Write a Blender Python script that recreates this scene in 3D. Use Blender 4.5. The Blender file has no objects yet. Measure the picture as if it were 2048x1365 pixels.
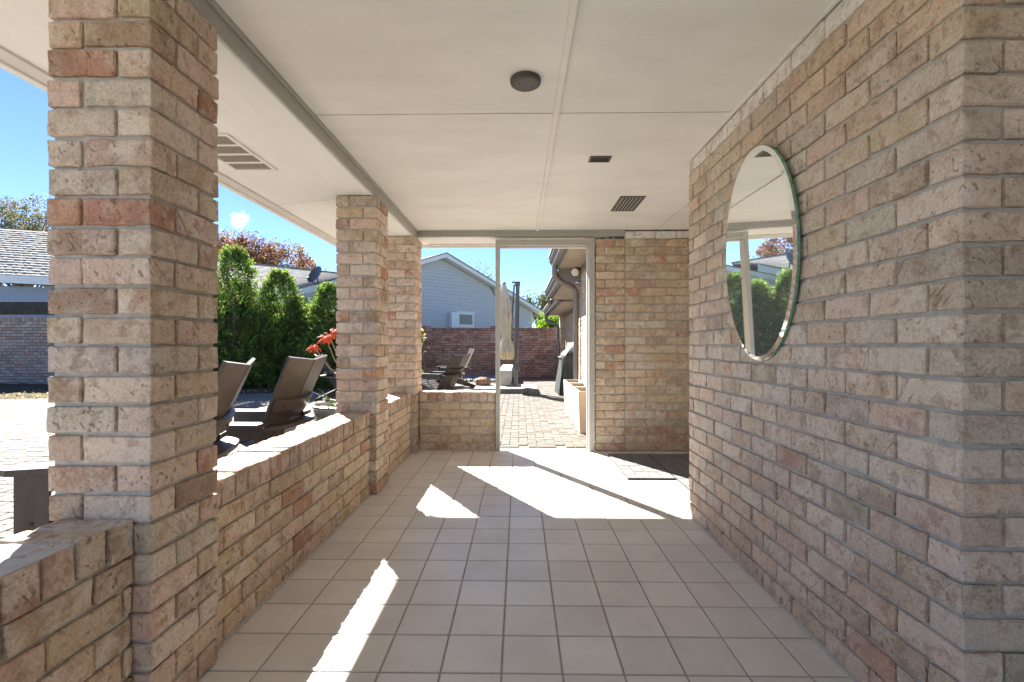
import bpy, math, random
import numpy as np
from mathutils import Vector, Matrix

random.seed(7)
RNG = np.random.default_rng(11)
sc = bpy.context.scene
COL = sc.collection
R = math.radians

# ------------------------------------------------------------------ camera model
F_PX, CX, HY, CAM_Z = 940.0, 1024.0, 690.0, 1.10
YAW = math.atan(14 / F_PX)
SA, CA = math.sin(YAW), math.cos(YAW)


def P(px, py, d):
    """point that shows at pixel (px, py) of the 2048 px photograph at depth d (used to measure the place)"""
    u, v = (px - CX) / F_PX, (HY - py) / F_PX
    return Vector((d * (-SA + u * CA), d * (CA + u * SA), CAM_Z + d * v))


# ------------------------------------------------------------------ mesh builder
def axis_pts(h, r, seg):
    n = max(1, int(round((2 * h - 2 * r) / seg)))
    inner = np.linspace(-h + r, h - r, n + 1)
    return np.concatenate([[-h], inner, [h]])


class MB:
    def __init__(self):
        self.v, self.f, self.mi, self.c, self.n = [], [], [], [], 0
        self.smooth = []

    def add(self, verts, faces, mi=0, col=(1, 1, 1, 0), smooth=False):
        verts = np.asarray(verts, dtype=np.float64).reshape(-1, 3)
        self.v.append(verts)
        self.f.extend([tuple(int(i) + self.n for i in f) for f in faces])
        self.mi.extend([mi] * len(faces))
        self.smooth.extend([smooth] * len(faces))
        col = np.asarray(col, dtype=np.float32)
        if col.ndim == 1:
            col = np.tile(col, (len(verts), 1))
        self.c.append(col)
        self.n += len(verts)

    def box(self, x0, x1, y0, y1, z0, z1, mi=0, col=(1, 1, 1, 0), bev=0.0, M=None):
        if bev > 0:
            v, f = chamfer_box((x1 - x0) / 2, (y1 - y0) / 2, (z1 - z0) / 2, bev)
        else:
            a = np.array([[x, y, z] for x in (-1, 1) for y in (-1, 1) for z in (-1, 1)], float)
            v = a * np.array([(x1 - x0) / 2, (y1 - y0) / 2, (z1 - z0) / 2])
            f = [(0, 1, 3, 2), (4, 6, 7, 5), (0, 4, 5, 1), (2, 3, 7, 6), (0, 2, 6, 4), (1, 5, 7, 3)]
        v = v + np.array([(x0 + x1) / 2, (y0 + y1) / 2, (z0 + z1) / 2])
        if M is not None:
            v = xf(v, M)
        self.add(v, f, mi, col)

    def tube(self, pts, rad, n=10, mi=0, col=(1, 1, 1, 0), caps=True, smooth=True):
        pts = [Vector(p) for p in pts]
        rad = rad if isinstance(rad, (list, tuple)) else [rad] * len(pts)
        rings = []
        up = Vector((0, 0, 1))
        prev = None
        for i, p in enumerate(pts):
            t = (pts[min(i + 1, len(pts) - 1)] - pts[max(i - 1, 0)]).normalized()
            if prev is None:
                a = t.cross(up)
                if a.length < 1e-3:
                    a = t.cross(Vector((1, 0, 0)))
            else:
                a = prev - t * prev.dot(t)
            a.normalize()
            prev = a
            b = t.cross(a)
            rings.append([p + (a * math.cos(2 * math.pi * k / n) + b * math.sin(2 * math.pi * k / n)) * rad[i] for k in range(n)])
        v = [q for r_ in rings for q in r_]
        f = []
        for i in range(len(pts) - 1):
            for k in range(n):
                k2 = (k + 1) % n
                f.append((i * n + k, i * n + k2, (i + 1) * n + k2, (i + 1) * n + k))
        self.add([tuple(q) for q in v], f, mi, col, smooth)
        if caps:
            m = len(pts) - 1
            self.add([tuple(q) for q in rings[0]], [tuple(range(n))[::-1]], mi, col)
            self.add([tuple(q) for q in rings[m]], [tuple(range(n))], mi, col)

    def lathe(self, prof, n=32, c=(0, 0, 0), mi=0, col=(1, 1, 1, 0), smooth=True, wob=None):
        v, f = [], []
        for j, (r_, z) in enumerate(prof):
            for k in range(n):
                a = 2 * math.pi * k / n
                rr = r_ if wob is None else wob(r_, z, a)
                v.append((c[0] + rr * math.cos(a), c[1] + rr * math.sin(a), c[2] + z))
        for j in range(len(prof) - 1):
            for k in range(n):
                k2 = (k + 1) % n
                f.append((j * n + k, j * n + k2, (j + 1) * n + k2, (j + 1) * n + k))
        self.add(v, f, mi, col, smooth)

    def prism(self, poly, vec, mi=0, col=(1, 1, 1, 0)):
        """poly: list of 3D points, extruded by vec"""
        n = len(poly)
        vec = np.array(vec)
        a = np.array([tuple(p) for p in poly], float)
        v = np.concatenate([a, a + vec])
        f = [tuple(range(n))[::-1], tuple(range(n, 2 * n))]
        for k in range(n):
            k2 = (k + 1) % n
            f.append((k, k2, n + k2, n + k))
        self.add(v, f, mi, col)

    def build(self, name, mats, parent=None, fixn=True):
        v = np.concatenate(self.v)
        c = np.concatenate(self.c)
        me = bpy.data.meshes.new(name)
        me.from_pydata(v.tolist(), [], self.f)
        mats = mats if isinstance(mats, (list, tuple)) else [mats]
        for m in mats:
            me.materials.append(m)
        me.polygons.foreach_set('material_index', np.array(self.mi, dtype=np.int32))
        me.polygons.foreach_set('use_smooth', np.array(self.smooth, dtype=bool))
        at = me.color_attributes.new('Col', 'FLOAT_COLOR', 'POINT')
        at.data.foreach_set('color', c.astype(np.float32).ravel())
        me.update()
        if fixn:
            import bmesh
            bm = bmesh.new()
            bm.from_mesh(me)
            bmesh.ops.recalc_face_normals(bm, faces=bm.faces)
            bm.to_mesh(me)
            bm.free()
        if any(self.smooth):
            me.set_sharp_from_angle(angle=R(38))
        o = bpy.data.objects.new(name, me)
        COL.objects.link(o)
        if parent is not None:
            o.parent = parent
        return o


def xf(v, M):
    m = np.array(M)
    return np.asarray(v) @ m[:3, :3].T + m[:3, 3]


_cb = {}


def grid_box(ax, ay, az):
    key = (len(ax), len(ay), len(az))
    if key not in _cb:
        nx, ny, nz = key
        idx, ijk = {}, []

        def g(i, j, k):
            t = (i, j, k)
            if t not in idx:
                idx[t] = len(ijk)
                ijk.append(t)
            return idx[t]
        f = []
        for i in range(nx - 1):
            for j in range(ny - 1):
                f.append((g(i, j, 0), g(i, j + 1, 0), g(i + 1, j + 1, 0), g(i + 1, j, 0)))
                f.append((g(i, j, nz - 1), g(i + 1, j, nz - 1), g(i + 1, j + 1, nz - 1), g(i, j + 1, nz - 1)))
        for i in range(nx - 1):
            for k in range(nz - 1):
                f.append((g(i, 0, k), g(i + 1, 0, k), g(i + 1, 0, k + 1), g(i, 0, k + 1)))
                f.append((g(i, ny - 1, k), g(i, ny - 1, k + 1), g(i + 1, ny - 1, k + 1), g(i + 1, ny - 1, k)))
        for j in range(ny - 1):
            for k in range(nz - 1):
                f.append((g(0, j, k), g(0, j, k + 1), g(0, j + 1, k + 1), g(0, j + 1, k)))
                f.append((g(nx - 1, j, k), g(nx - 1, j + 1, k), g(nx - 1, j + 1, k + 1), g(nx - 1, j, k + 1)))
        _cb[key] = (np.array(ijk), f)
    ijk, f = _cb[key]
    v = np.stack([ax[ijk[:, 0]], ay[ijk[:, 1]], az[ijk[:, 2]]], 1)
    return v, f


def chamfer_box(hx, hy, hz, r):
    """chamfered box (24 corners pulled in)"""
    v, f = grid_box(*(np.array([-h, -h + r, h - r, h]) for h in (hx, hy, hz)))
    h = np.array([hx, hy, hz])
    c = np.clip(v, -(h - r), h - r)
    d = v - c
    n = np.linalg.norm(d, axis=1, keepdims=True)
    v = c + np.where(n > 1e-9, d / np.maximum(n, 1e-9) * r, 0)
    return v, f


def brick(mb, x0, x1, y0, y1, z0, z1, col, lod=0, seg=0.02, mi=0):
    h = np.array([(x1 - x0) / 2, (y1 - y0) / 2, (z1 - z0) / 2])
    ctr = np.array([(x0 + x1) / 2, (y0 + y1) / 2, (z0 + z1) / 2])
    col = (*col, random.random())
    if lod == 2:
        a = np.array([[x, y, z] for x in (-1, 1) for y in (-1, 1) for z in (-1, 1)], float)
        f = [(0, 1, 3, 2), (4, 6, 7, 5), (0, 4, 5, 1), (2, 3, 7, 6), (0, 2, 6, 4), (1, 5, 7, 3)]
        mb.add(a * h + ctr, f, mi, col)
        return
    r = 0.0032
    if lod == 1:
        v, f = chamfer_box(*h, r)
        v = v + RNG.normal(0, 0.0008, v.shape)
    else:
        v, f = grid_box(*(axis_pts(hh, r, seg) for hh in h))
        c = np.clip(v, -(h - r), h - r)
        d = v - c
        n = np.linalg.norm(d, axis=1, keepdims=True)
        edge = (np.abs(d) > 1e-6).sum(1, keepdims=True) >= 2
        rr = r
        v = c + np.where(n > 1e-9, d / np.maximum(n, 1e-9) * rr, 0)
        ph = RNG.uniform(0, 6.28, (6, 3))
        fr = np.array([38, 61, 95, 140, 210, 330.0])
        am = np.array([1, .7, .6, .5, .45, .35]) * 0.0011
        nz = np.zeros(len(v))
        for k in range(6):
            dv = RNG.normal(0, 1, 3)
            dv /= np.linalg.norm(dv)
            nz += am[k] * np.sin(v @ dv * fr[k] + ph[k, 0])
        dirn = np.where(n > 1e-9, d / np.maximum(n, 1e-9), 0)
        nz = nz - np.where(edge[:, 0], np.abs(RNG.normal(0, 0.0016, len(v))), 0)
        v = v + dirn * nz[:, None]
        # slightly skewed faces of a hand-laid brick
        v = v + RNG.normal(0, 0.0012, 3)
    mb.add(v + ctr, f, mi, col, smooth=(lod == 0))


def pick(pal):
    cols, w = pal
    c = random.choices(cols, w)[0]
    k = random.uniform(1.08, 1.34)
    return tuple(max(0.01, x * k + random.uniform(-.012, .012)) for x in c)


CREAM, PINK, TAN, RED, BROWN, GREY = (.52, .42, .325), (.48, .345, .265), (.43, .32, .22), (.38, .205, .13), (.32, .225, .155), (.40, .335, .27)
PAL_PIL = ([CREAM, PINK, TAN, RED, BROWN, GREY, (.31, .25, .20)], [4.5, 4, 3, 1.3, 1.6, 1.6, .7])
PAL_WALL = ([(.52, .42, .32), (.49, .365, .27), (.44, .35, .25), (.40, .26, .18), (.39, .31, .23), (.47, .405, .32), (.35, .285, .215)], [4, 4, 3, .25, 2.2, 2.6, 1.2])
PAL_LOW = ([(.52, .395, .265), (.46, .34, .22), (.48, .345, .245), (.35, .195, .12), (.37, .275, .18)], [4, 4, 3, 1.0, 2])
PAL_CAP = ([(.36, .23, .165), (.42, .30, .23), (.33, .20, .14), (.40, .30, .225), (.32, .24, .18)], [3, 4, 3, 3, 2])
PAL_FAR = ([(.47, .35, .235), (.41, .295, .195), (.35, .26, .18), (.40, .215, .135), (.44, .36, .27)], [4, 4, 3, 1.6, 2])
PAL_GARDEN = ([(.29, .135, .105), (.37, .20, .165), (.21, .095, .08), (.38, .25, .215), (.28, .17, .155)], [4, 4, 3, 2, 3])
PAL_GREYG = ([(.25, .20, .19), (.29, .245, .235), (.19, .145, .14), (.27, .165, .135)], [4, 3, 3, 2])
WHITE_BRICK = (.84, .83, .80)
CO, BH, BL, BD, JT = .0845, .0735, .203, .097, .010
Z_CEIL = 2.285

# ------------------------------------------------------------------ materials


def nt_mat(name):
    m = bpy.data.materials.new(name)
    m.use_nodes = True
    nt = m.node_tree
    b = nt.nodes['Principled BSDF']
    return m, nt, b


def N(nt, t, **kw):
    n = nt.nodes.new(t)
    for k, v in kw.items():
        if k in n.inputs.keys():
            n.inputs[k].default_value = v
        else:
            setattr(n, k, v)
    return n


def L(nt, a, b):
    nt.links.new(a, b)


def ramp(nt, src, stops):
    r = nt.nodes.new('ShaderNodeValToRGB')
    el = r.color_ramp.elements
    while len(el) < len(stops):
        el.new(0.5)
    for e, (p, c) in zip(el, stops):
        e.position = p
        e.color = (c, c, c, 1) if not isinstance(c, (tuple, list)) else (*c[:3], 1)
    L(nt, src, r.inputs['Fac'])
    return r.outputs['Color']


def mix(nt, fac, a, b, mode='MIX'):
    m = nt.nodes.new('ShaderNodeMix')
    m.data_type = 'RGBA'
    m.blend_type = mode
    for s, x in ((0, fac), (6, a), (7, b)):
        if hasattr(x, 'is_linked') or hasattr(x, 'links'):
            L(nt, x, m.inputs[s])
        elif isinstance(x, (int, float)):
            m.inputs[s].default_value = x
        else:
            m.inputs[s].default_value = (*x[:3], 1)
    return m.outputs[2]


def math_n(nt, op, a, b=None):
    m = nt.nodes.new('ShaderNodeMath')
    m.operation = op
    for i, x in enumerate((a, b)):
        if x is None:
            continue
        if isinstance(x, (int, float)):
            m.inputs[i].default_value = x
        else:
            L(nt, x, m.inputs[i])
    return m.outputs[0]


def brick_mat(name, cream=.6, pits=.6, crease=.7, bumpd=.004, stain=0.0):
    m, nt, b = nt_mat(name)
    at = N(nt, 'ShaderNodeAttribute', attribute_name='Col')
    tc = N(nt, 'ShaderNodeTexCoord')
    off = N(nt, 'ShaderNodeVectorMath', operation='SCALE')
    cmb = N(nt, 'ShaderNodeCombineXYZ')
    a37 = math_n(nt, 'MULTIPLY', at.outputs['Alpha'], 37.0)
    a91 = math_n(nt, 'MULTIPLY', at.outputs['Alpha'], 91.0)
    L(nt, a37, cmb.inputs[0]); L(nt, a91, cmb.inputs[1]); L(nt, a37, cmb.inputs[2])
    add = N(nt, 'ShaderNodeVectorMath', operation='ADD')
    L(nt, tc.outputs['Object'], add.inputs[0]); L(nt, cmb.outputs[0], add.inputs[1])
    co = add.outputs[0]

    def noise(scale, detail=4, rough=.55, dist=0):
        n = N(nt, 'ShaderNodeTexNoise', Scale=scale, Detail=detail, Roughness=rough, Distortion=dist)
        L(nt, co, n.inputs['Vector'])
        return n.outputs['Fac']
    n1, n2, n3 = noise(11, 6, .62), noise(55, 4, .6), noise(16, 3, .5, 1.6)
    n4 = noise(24, 3, .5, .6)
    ns = noise(420, 2, .6)
    base = at.outputs['Color']
    r1 = math_n(nt, 'FRACT', math_n(nt, 'MULTIPLY', at.outputs['Alpha'], 7.31))
    r2 = math_n(nt, 'FRACT', math_n(nt, 'MULTIPLY', at.outputs['Alpha'], 13.77))
    r3 = math_n(nt, 'FRACT', math_n(nt, 'MULTIPLY', at.outputs['Alpha'], 29.3))
    c1 = mix(nt, math_n(nt, 'MULTIPLY', ramp(nt, n1, [(.40, 0), (.62, 1)]), math_n(nt, 'MULTIPLY', math_n(nt, 'ADD', math_n(nt, 'MULTIPLY', r1, .65), .35), cream * 1.45)), base, (.70, .605, .505))
    c2 = mix(nt, math_n(nt, 'MULTIPLY', ramp(nt, n4, [(.52, 0), (.66, 1)]), .68), c1, mix(nt, .55, base, (.27, .14, .09)))
    pit = math_n(nt, 'MULTIPLY', ramp(nt, n2, [(.58, 0), (.68, 1)]), math_n(nt, 'MULTIPLY', r2, pits * 1.7))
    c3 = mix(nt, pit, c2, mix(nt, .75, c2, (.13, .085, .06)))
    d1 = N(nt, 'ShaderNodeVectorMath', operation='DOT_PRODUCT'); L(nt, co, d1.inputs[0]); d1.inputs[1].default_value = (62, 58, 44)
    d2 = N(nt, 'ShaderNodeVectorMath', operation='DOT_PRODUCT'); L(nt, co, d2.inputs[0]); d2.inputs[1].default_value = (-12, 11, 17)
    c2d = N(nt, 'ShaderNodeCombineXYZ'); L(nt, d1.outputs['Value'], c2d.inputs[0]); L(nt, d2.outputs['Value'], c2d.inputs[1])
    nd = N(nt, 'ShaderNodeTexNoise', Scale=1.0, Detail=2, Roughness=.5, Distortion=.9)
    L(nt, c2d.outputs[0], nd.inputs['Vector'])
    lm = math_n(nt, 'MULTIPLY', math_n(nt, 'MULTIPLY', ramp(nt, nd.outputs['Fac'], [(.615, 0), (.66, 1)]), ramp(nt, n3, [(.42, 0), (.55, 1)])), math_n(nt, 'MULTIPLY', ramp(nt, r3, [(.25, 0), (.9, 1)]), crease * 1.5))
    c4 = mix(nt, lm, c3, mix(nt, .65, base, (.17, .095, .065)))
    ng = noise(130, 3, .7)
    c4 = mix(nt, .36, c4, mix(nt, ramp(nt, ng, [(.34, 0), (.66, 1)]), (.22, .22, .22), (.78, .78, .78)), 'OVERLAY')
    nb2 = noise(7.5, 5, .7)
    c4 = mix(nt, math_n(nt, 'MULTIPLY', ramp(nt, nb2, [(.54, 0), (.66, 1)]), math_n(nt, 'MULTIPLY', r3, .8)), c4, mix(nt, .5, c4, (.16, .135, .11)))
    g = mix(nt, .25, c4, mix(nt, ns, (.3, .3, .3), (.75, .75, .75)), 'OVERLAY')
    # large weather stains carried by the masonry
    ws = N(nt, 'ShaderNodeTexNoise', Scale=2.3, Detail=5, Roughness=.6)
    L(nt, tc.outputs['Object'], ws.inputs['Vector'])
    w = ramp(nt, ws.outputs['Fac'], [(.50, 0), (.68, 1)])
    g = mix(nt, math_n(nt, 'MULTIPLY', w, .16 + stain), g, mix(nt, .6, g, (.20, .185, .15)))
    L(nt, g, b.inputs['Base Color'])
    b.inputs['Roughness'].default_value = .92
    b.inputs['Specular IOR Level'].default_value = .25
    hsum = math_n(nt, 'SUBTRACT', math_n(nt, 'ADD', math_n(nt, 'MULTIPLY', n1, .9), math_n(nt, 'ADD', math_n(nt, 'MULTIPLY', ns, .18), math_n(nt, 'MULTIPLY', ng, .45))),
                  math_n(nt, 'ADD', math_n(nt, 'MULTIPLY', pit, .55), math_n(nt, 'MULTIPLY', lm, .5)))
    bp = N(nt, 'ShaderNodeBump', Strength=.85, Distance=bumpd)
    L(nt, hsum, bp.inputs['Height'])
    L(nt, bp.outputs[0], b.inputs['Normal'])
    return m


def noise_mat(name, c1, c2, scale=8, rough=.7, bump=.0, bscale=120, spec=.4, metal=0.0, detail=5, lo=.35, hi=.65, vcol=False, stretch=None):
    m, nt, b = nt_mat(name)
    tc = N(nt, 'ShaderNodeTexCoord')
    src = tc.outputs['Object']
    if stretch:
        mp = N(nt, 'ShaderNodeMapping')
        mp.inputs['Scale'].default_value = stretch
        L(nt, src, mp.inputs['Vector'])
        src = mp.outputs[0]
    n = N(nt, 'ShaderNodeTexNoise', Scale=scale, Detail=detail, Roughness=.6)
    L(nt, src, n.inputs['Vector'])
    c = mix(nt, ramp(nt, n.outputs['Fac'], [(lo, 0), (hi, 1)]), c1, c2)
    if vcol:
        at = N(nt, 'ShaderNodeAttribute', attribute_name='Col')
        c = mix(nt, 1.0, c, at.outputs['Color'], 'MULTIPLY')
    L(nt, c, b.inputs['Base Color'])
    b.inputs['Roughness'].default_value = rough
    b.inputs['Specular IOR Level'].default_value = spec
    b.inputs['Metallic'].default_value = metal
    if bump:
        n2 = N(nt, 'ShaderNodeTexNoise', Scale=bscale, Detail=4, Roughness=.65)
        L(nt, src, n2.inputs['Vector'])
        bp = N(nt, 'ShaderNodeBump', Strength=.7, Distance=bump)
        L(nt, n2.outputs['Fac'], bp.inputs['Height'])
        L(nt, bp.outputs[0], b.inputs['Normal'])
    return m


def leaf_mat(name, trans=.35, rough=.6):
    m, nt, b = nt_mat(name)
    at = N(nt, 'ShaderNodeAttribute', attribute_name='Col')
    L(nt, at.outputs['Color'], b.inputs['Base Color'])
    b.inputs['Roughness'].default_value = rough
    b.inputs['Specular IOR Level'].default_value = .3
    tr = N(nt, 'ShaderNodeBsdfTranslucent')
    c2 = mix(nt, 1.0, at.outputs['Color'], (1.5, 1.5, .9), 'MULTIPLY')
    L(nt, c2, tr.inputs['Color'])
    ms = N(nt, 'ShaderNodeMixShader')
    ms.inputs[0].default_value = trans
    L(nt, b.outputs[0], ms.inputs[1]); L(nt, tr.outputs[0], ms.inputs[2])
    L(nt, ms.outputs[0], nt.nodes['Material Output'].inputs['Surface'])
    return m


M = {}
M['brick'] = brick_mat('tumbled_brick')
M['brick_pale'] = brick_mat('pale_brick', cream=.55, pits=.5, crease=.6, stain=.12)
M['brick_dark'] = brick_mat('garden_brick', cream=.30, pits=.5, crease=.2, stain=.35)
M['mortar'] = noise_mat('mortar', (.46, .44, .39), (.58, .555, .50), 30, .95, .003, 260, .2)
M['mortar_dark'] = noise_mat('dark_mortar', (.075, .06, .055), (.13, .11, .10), 20, .95, .003, 200, .2)
M['ceiling'] = noise_mat('painted_plywood', (.715, .71, .68), (.80, .795, .765), 1.5, .40, .0035, 26, .3, stretch=(1, 2.2, 1))
M['soffit'] = noise_mat('painted_soffit', (.78, .78, .76), (.83, .83, .81), 3, .6, .0012, 60, .3, stretch=(4, .7, 1))
M['trim'] = noise_mat('taupe_trim', (.35, .345, .315), (.39, .385, .355), 6, .5, .0006, 80, .4)
M['trim_light'] = noise_mat('light_trim', (.60, .59, .55), (.65, .64, .60), 6, .5, .0006, 80, .4)
M['frame'] = noise_mat('grey_frame_paint', (.40, .385, .345), (.44, .425, .385), 9, .42, .0004, 90, .45)
M['white_paint'] = noise_mat('white_paint', (.74, .74, .72), (.80, .80, .78), 4, .5, .0006, 60, .4)
M['tile'] = noise_mat('floor_tile', (.65, .625, .575), (.73, .705, .655), 3.3, .34, .0005, 70, .45, vcol=True)
_nt = M['tile'].node_tree
_b = _nt.nodes['Principled BSDF']
_src = _b.inputs['Base Color'].links[0].from_socket
_tc = N(_nt, 'ShaderNodeTexCoord')
_n1 = N(_nt, 'ShaderNodeTexNoise', Scale=1.4, Detail=6, Roughness=.62); L(_nt, _tc.outputs['Object'], _n1.inputs['Vector'])
_n2 = N(_nt, 'ShaderNodeTexNoise', Scale=95, Detail=1, Roughness=.4); L(_nt, _tc.outputs['Object'], _n2.inputs['Vector'])
_c = mix(_nt, math_n(_nt, 'MULTIPLY', ramp(_nt, _n1.outputs['Fac'], [(.46, 0), (.70, 1)]), .22), _src, (.46, .42, .37))
_c = mix(_nt, math_n(_nt, 'MULTIPLY', ramp(_nt, _n2.outputs['Fac'], [(.775, 0), (.80, 1)]), .65), _c, (.16, .13, .10))
L(_nt, _c, _b.inputs['Base Color'])
L(_nt, ramp(_nt, _n1.outputs['Fac'], [(.35, .28), (.65, .45)]), _b.inputs['Roughness'])
M['grout'] = noise_mat('grout', (.30, .275, .245), (.40, .37, .34), 14, .9, .001, 200, .2)
M['paver'] = noise_mat('concrete_paver', (.29, .272, .24), (.39, .368, .325), 14, .9, .003, 240, .25, vcol=True)
M['joint_sand'] = noise_mat('joint_sand', (.16, .15, .13), (.24, .225, .20), 30, .95, .002, 300, .1)
M['soil'] = noise_mat('garden_soil', (.075, .06, .045), (.14, .115, .085), 12, .95, .02, 40, .1)
M['plastic_brown'] = noise_mat('brown_lumber', (.046, .034, .029), (.072, .054, .045), 14, .42, .0006, 300, .45, stretch=(1, 1, .25))
M['mat'] = noise_mat('grey_mat', (.15, .155, .155), (.21, .215, .215), 60, .9, .003, 300, .2)
M['dark_metal'] = noise_mat('dark_grey_metal', (.10, .105, .115), (.13, .135, .145), 14, .4, .0004, 200, .5)
M['bronze'] = noise_mat('bronze_paint', (.10, .085, .075), (.13, .11, .10), 20, .45, 0, 100, .5)
M['cover_grey'] = noise_mat('grey_plastic', (.055, .054, .052), (.075, .073, .07), 12, .45, .0003, 300, .45)
M['vent_dark'] = noise_mat('vent_dark', (.02, .018, .016), (.035, .03, .028), 12, .8)
M['gutter'] = noise_mat('taupe_gutter', (.15, .137, .127), (.20, .185, .172), 5, .4, .0006, 60, .5)
M['soffit_brown'] = noise_mat('brown_soffit', (.33, .275, .22), (.40, .34, .28), 4, .7, .001, 60, .3)
M['siding'] = noise_mat('grey_siding', (.49, .50, .50), (.54, .55, .55), 3, .6, .0008, 60, .35, stretch=(1, 1, 4))
M['shingle'] = noise_mat('asphalt_shingle', (.17, .155, .135), (.33, .305, .27), 9, .95, .006, 60, .2, stretch=(1, 1, 1))
M['shingle_light'] = noise_mat('weathered_shingle', (.24, .23, .215), (.33, .32, .30), 7, .95, .006, 60, .2, vcol=True)
M['canvas'] = noise_mat('cream_canvas', (.60, .525, .385), (.68, .60, .46), 6, .85, .002, 140, .2)
M['concrete'] = noise_mat('old_concrete', (.38, .365, .33), (.50, .485, .45), 7, .9, .004, 80, .2)
M['concrete_dark'] = noise_mat('mossy_kerb', (.13, .135, .12), (.24, .24, .21), 9, .95, .006, 70, .2)
M['planter'] = noise_mat('sand_planter', (.43, .35, .265), (.50, .415, .325), 5, .75, .001, 120, .3)
M['grill_cover'] = noise_mat('dark_cover', (.028, .036, .034), (.055, .066, .06), 5, .6, .004, 30, .35)
M['galv'] = noise_mat('galvanised', (.40, .44, .43), (.58, .62, .60), 10, .38, .0006, 60, .5, metal=.55)
M['aloe'] = noise_mat('aloe_leaf', (.12, .19, .08), (.24, .30, .12), 9, .5, .001, 80, .4)
M['stalk'] = noise_mat('flower_stalk', (.30, .25, .16), (.38, .32, .20), 20, .7)
M['petal'] = noise_mat('orange_petal', (.62, .09, .035), (.75, .17, .06), 30, .6)
M['bark'] = noise_mat('bark', (.10, .08, .065), (.19, .16, .13), 12, .95, .01, 30, .2)
M['rock'] = noise_mat('brown_rock', (.17, .09, .055), (.33, .21, .14), 9, .9, .02, 20, .2)
M['pale_rock'] = noise_mat('pale_rock', (.36, .35, .33), (.52, .51, .48), 9, .9, .01, 30, .2)
M['leaf'] = leaf_mat('leaf')
M['needle'] = leaf_mat('conifer_leaf', .40)
M['timber_dark'] = noise_mat('dark_timber', (.035, .038, .034), (.06, .062, .055), 6, .8, .002, 60, .2)
M['bluewall'] = noise_mat('blue_grey_board', (.28, .33, .40), (.33, .38, .45), 4, .7, .001, 60, .3)
M['screen'] = noise_mat('window_screen', (.20, .19, .17), (.26, .24, .21), 3, .35, 0, 60, .5)
M['bulb_glass'] = noise_mat('frosted_lamp', (.62, .60, .55), (.68, .66, .60), 5, .3, 0, 60, .5)
m, nt, b = nt_mat('mirror_silver')
b.inputs['Base Color'].default_value = (.93, .96, .95, 1)
b.inputs['Metallic'].default_value = .90
tc = N(nt, 'ShaderNodeTexCoord')
nn = N(nt, 'ShaderNodeTexNoise', Scale=5, Detail=5)
L(nt, tc.outputs['Object'], nn.inputs['Vector'])
L(nt, ramp(nt, nn.outputs['Fac'], [(.45, .012), (.75, .03)]), b.inputs['Roughness'])
M['mirror'] = m
m, nt, b = nt_mat('green_glass_edge')
b.inputs['Base Color'].default_value = (.16, .33, .24, 1)
b.inputs['Roughness'].default_value = .12
tc = N(nt, 'ShaderNodeTexCoord')
nn = N(nt, 'ShaderNodeTexNoise', Scale=30, Detail=3)
L(nt, tc.outputs['Object'], nn.inputs['Vector'])
L(nt, mix(nt, ramp(nt, nn.outputs['Fac'], [(.4, 0), (.7, 1)]), (.12, .28, .20), (.30, .46, .37)), b.inputs['Base Color'])
M['glass_edge'] = m


# ------------------------------------------------------------------ scene helpers
def tag(o, label=None, cat=None, group=None, kind=None):
    if label: o['label'] = label
    if cat: o['category'] = cat
    if group: o['group'] = group
    if kind: o['kind'] = kind
    return o


def empty(name, loc=(0, 0, 0), rz=0.0, label=None, cat=None, group=None):
    o = bpy.data.objects.new(name, None)
    COL.objects.link(o)
    o.location = loc
    o.rotation_euler = (0, 0, rz)
    o.empty_display_size = .2
    return tag(o, label, cat, group)


def copy_tree(o, parent=None):
    c = o.copy()
    COL.objects.link(c)
    if parent is not None:
        c.parent = parent
    for ch in list(o.children):
        copy_tree(ch, c)
    return c


# ------------------------------------------------------------------ porch masonry
X_R, Y_WN, Y_WF = 1.10, 1.183, 3.057      # mirror wall
X_PI, X_PO = -1.043, -1.343               # pillar faces
X_LI, X_LO = -1.090, -1.300               # low wall faces
Y_FAR = 4.87


def run(mb, axis, s0, s1, c0, c1, z0, n, pal, lod, seg, first, topwhite=False, co=CO, bl=BL, bh=BH, mi=0, start=None):
    """running-bond leaf along axis ('x' or 'y') from s0 to s1, thickness c0..c1; first(k) = length of first piece in course k"""
    for k in range(n):
        za = z0 + k * co + (co - bh) / 2
        s = s0 + (start(k) if start else 0)
        ln = first(k)
        while s < s1 - .015:
            e = min(s + ln, s1)
            if s1 - e < .03:
                e = s1
            col = WHITE_BRICK if (topwhite and k == n - 1) else pick(pal)
            j = random.gauss(0, .0012)
            zz = za + random.gauss(0, .0008)
            if axis == 'y':
                brick(mb, c0 + j, c1 + j, s, e, zz, zz + bh, col, lod, seg, mi)
            else:
                brick(mb, s, e, c0 + j, c1 + j, zz, zz + bh, col, lod, seg, mi)
            s = e + JT
            ln = bl


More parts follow.
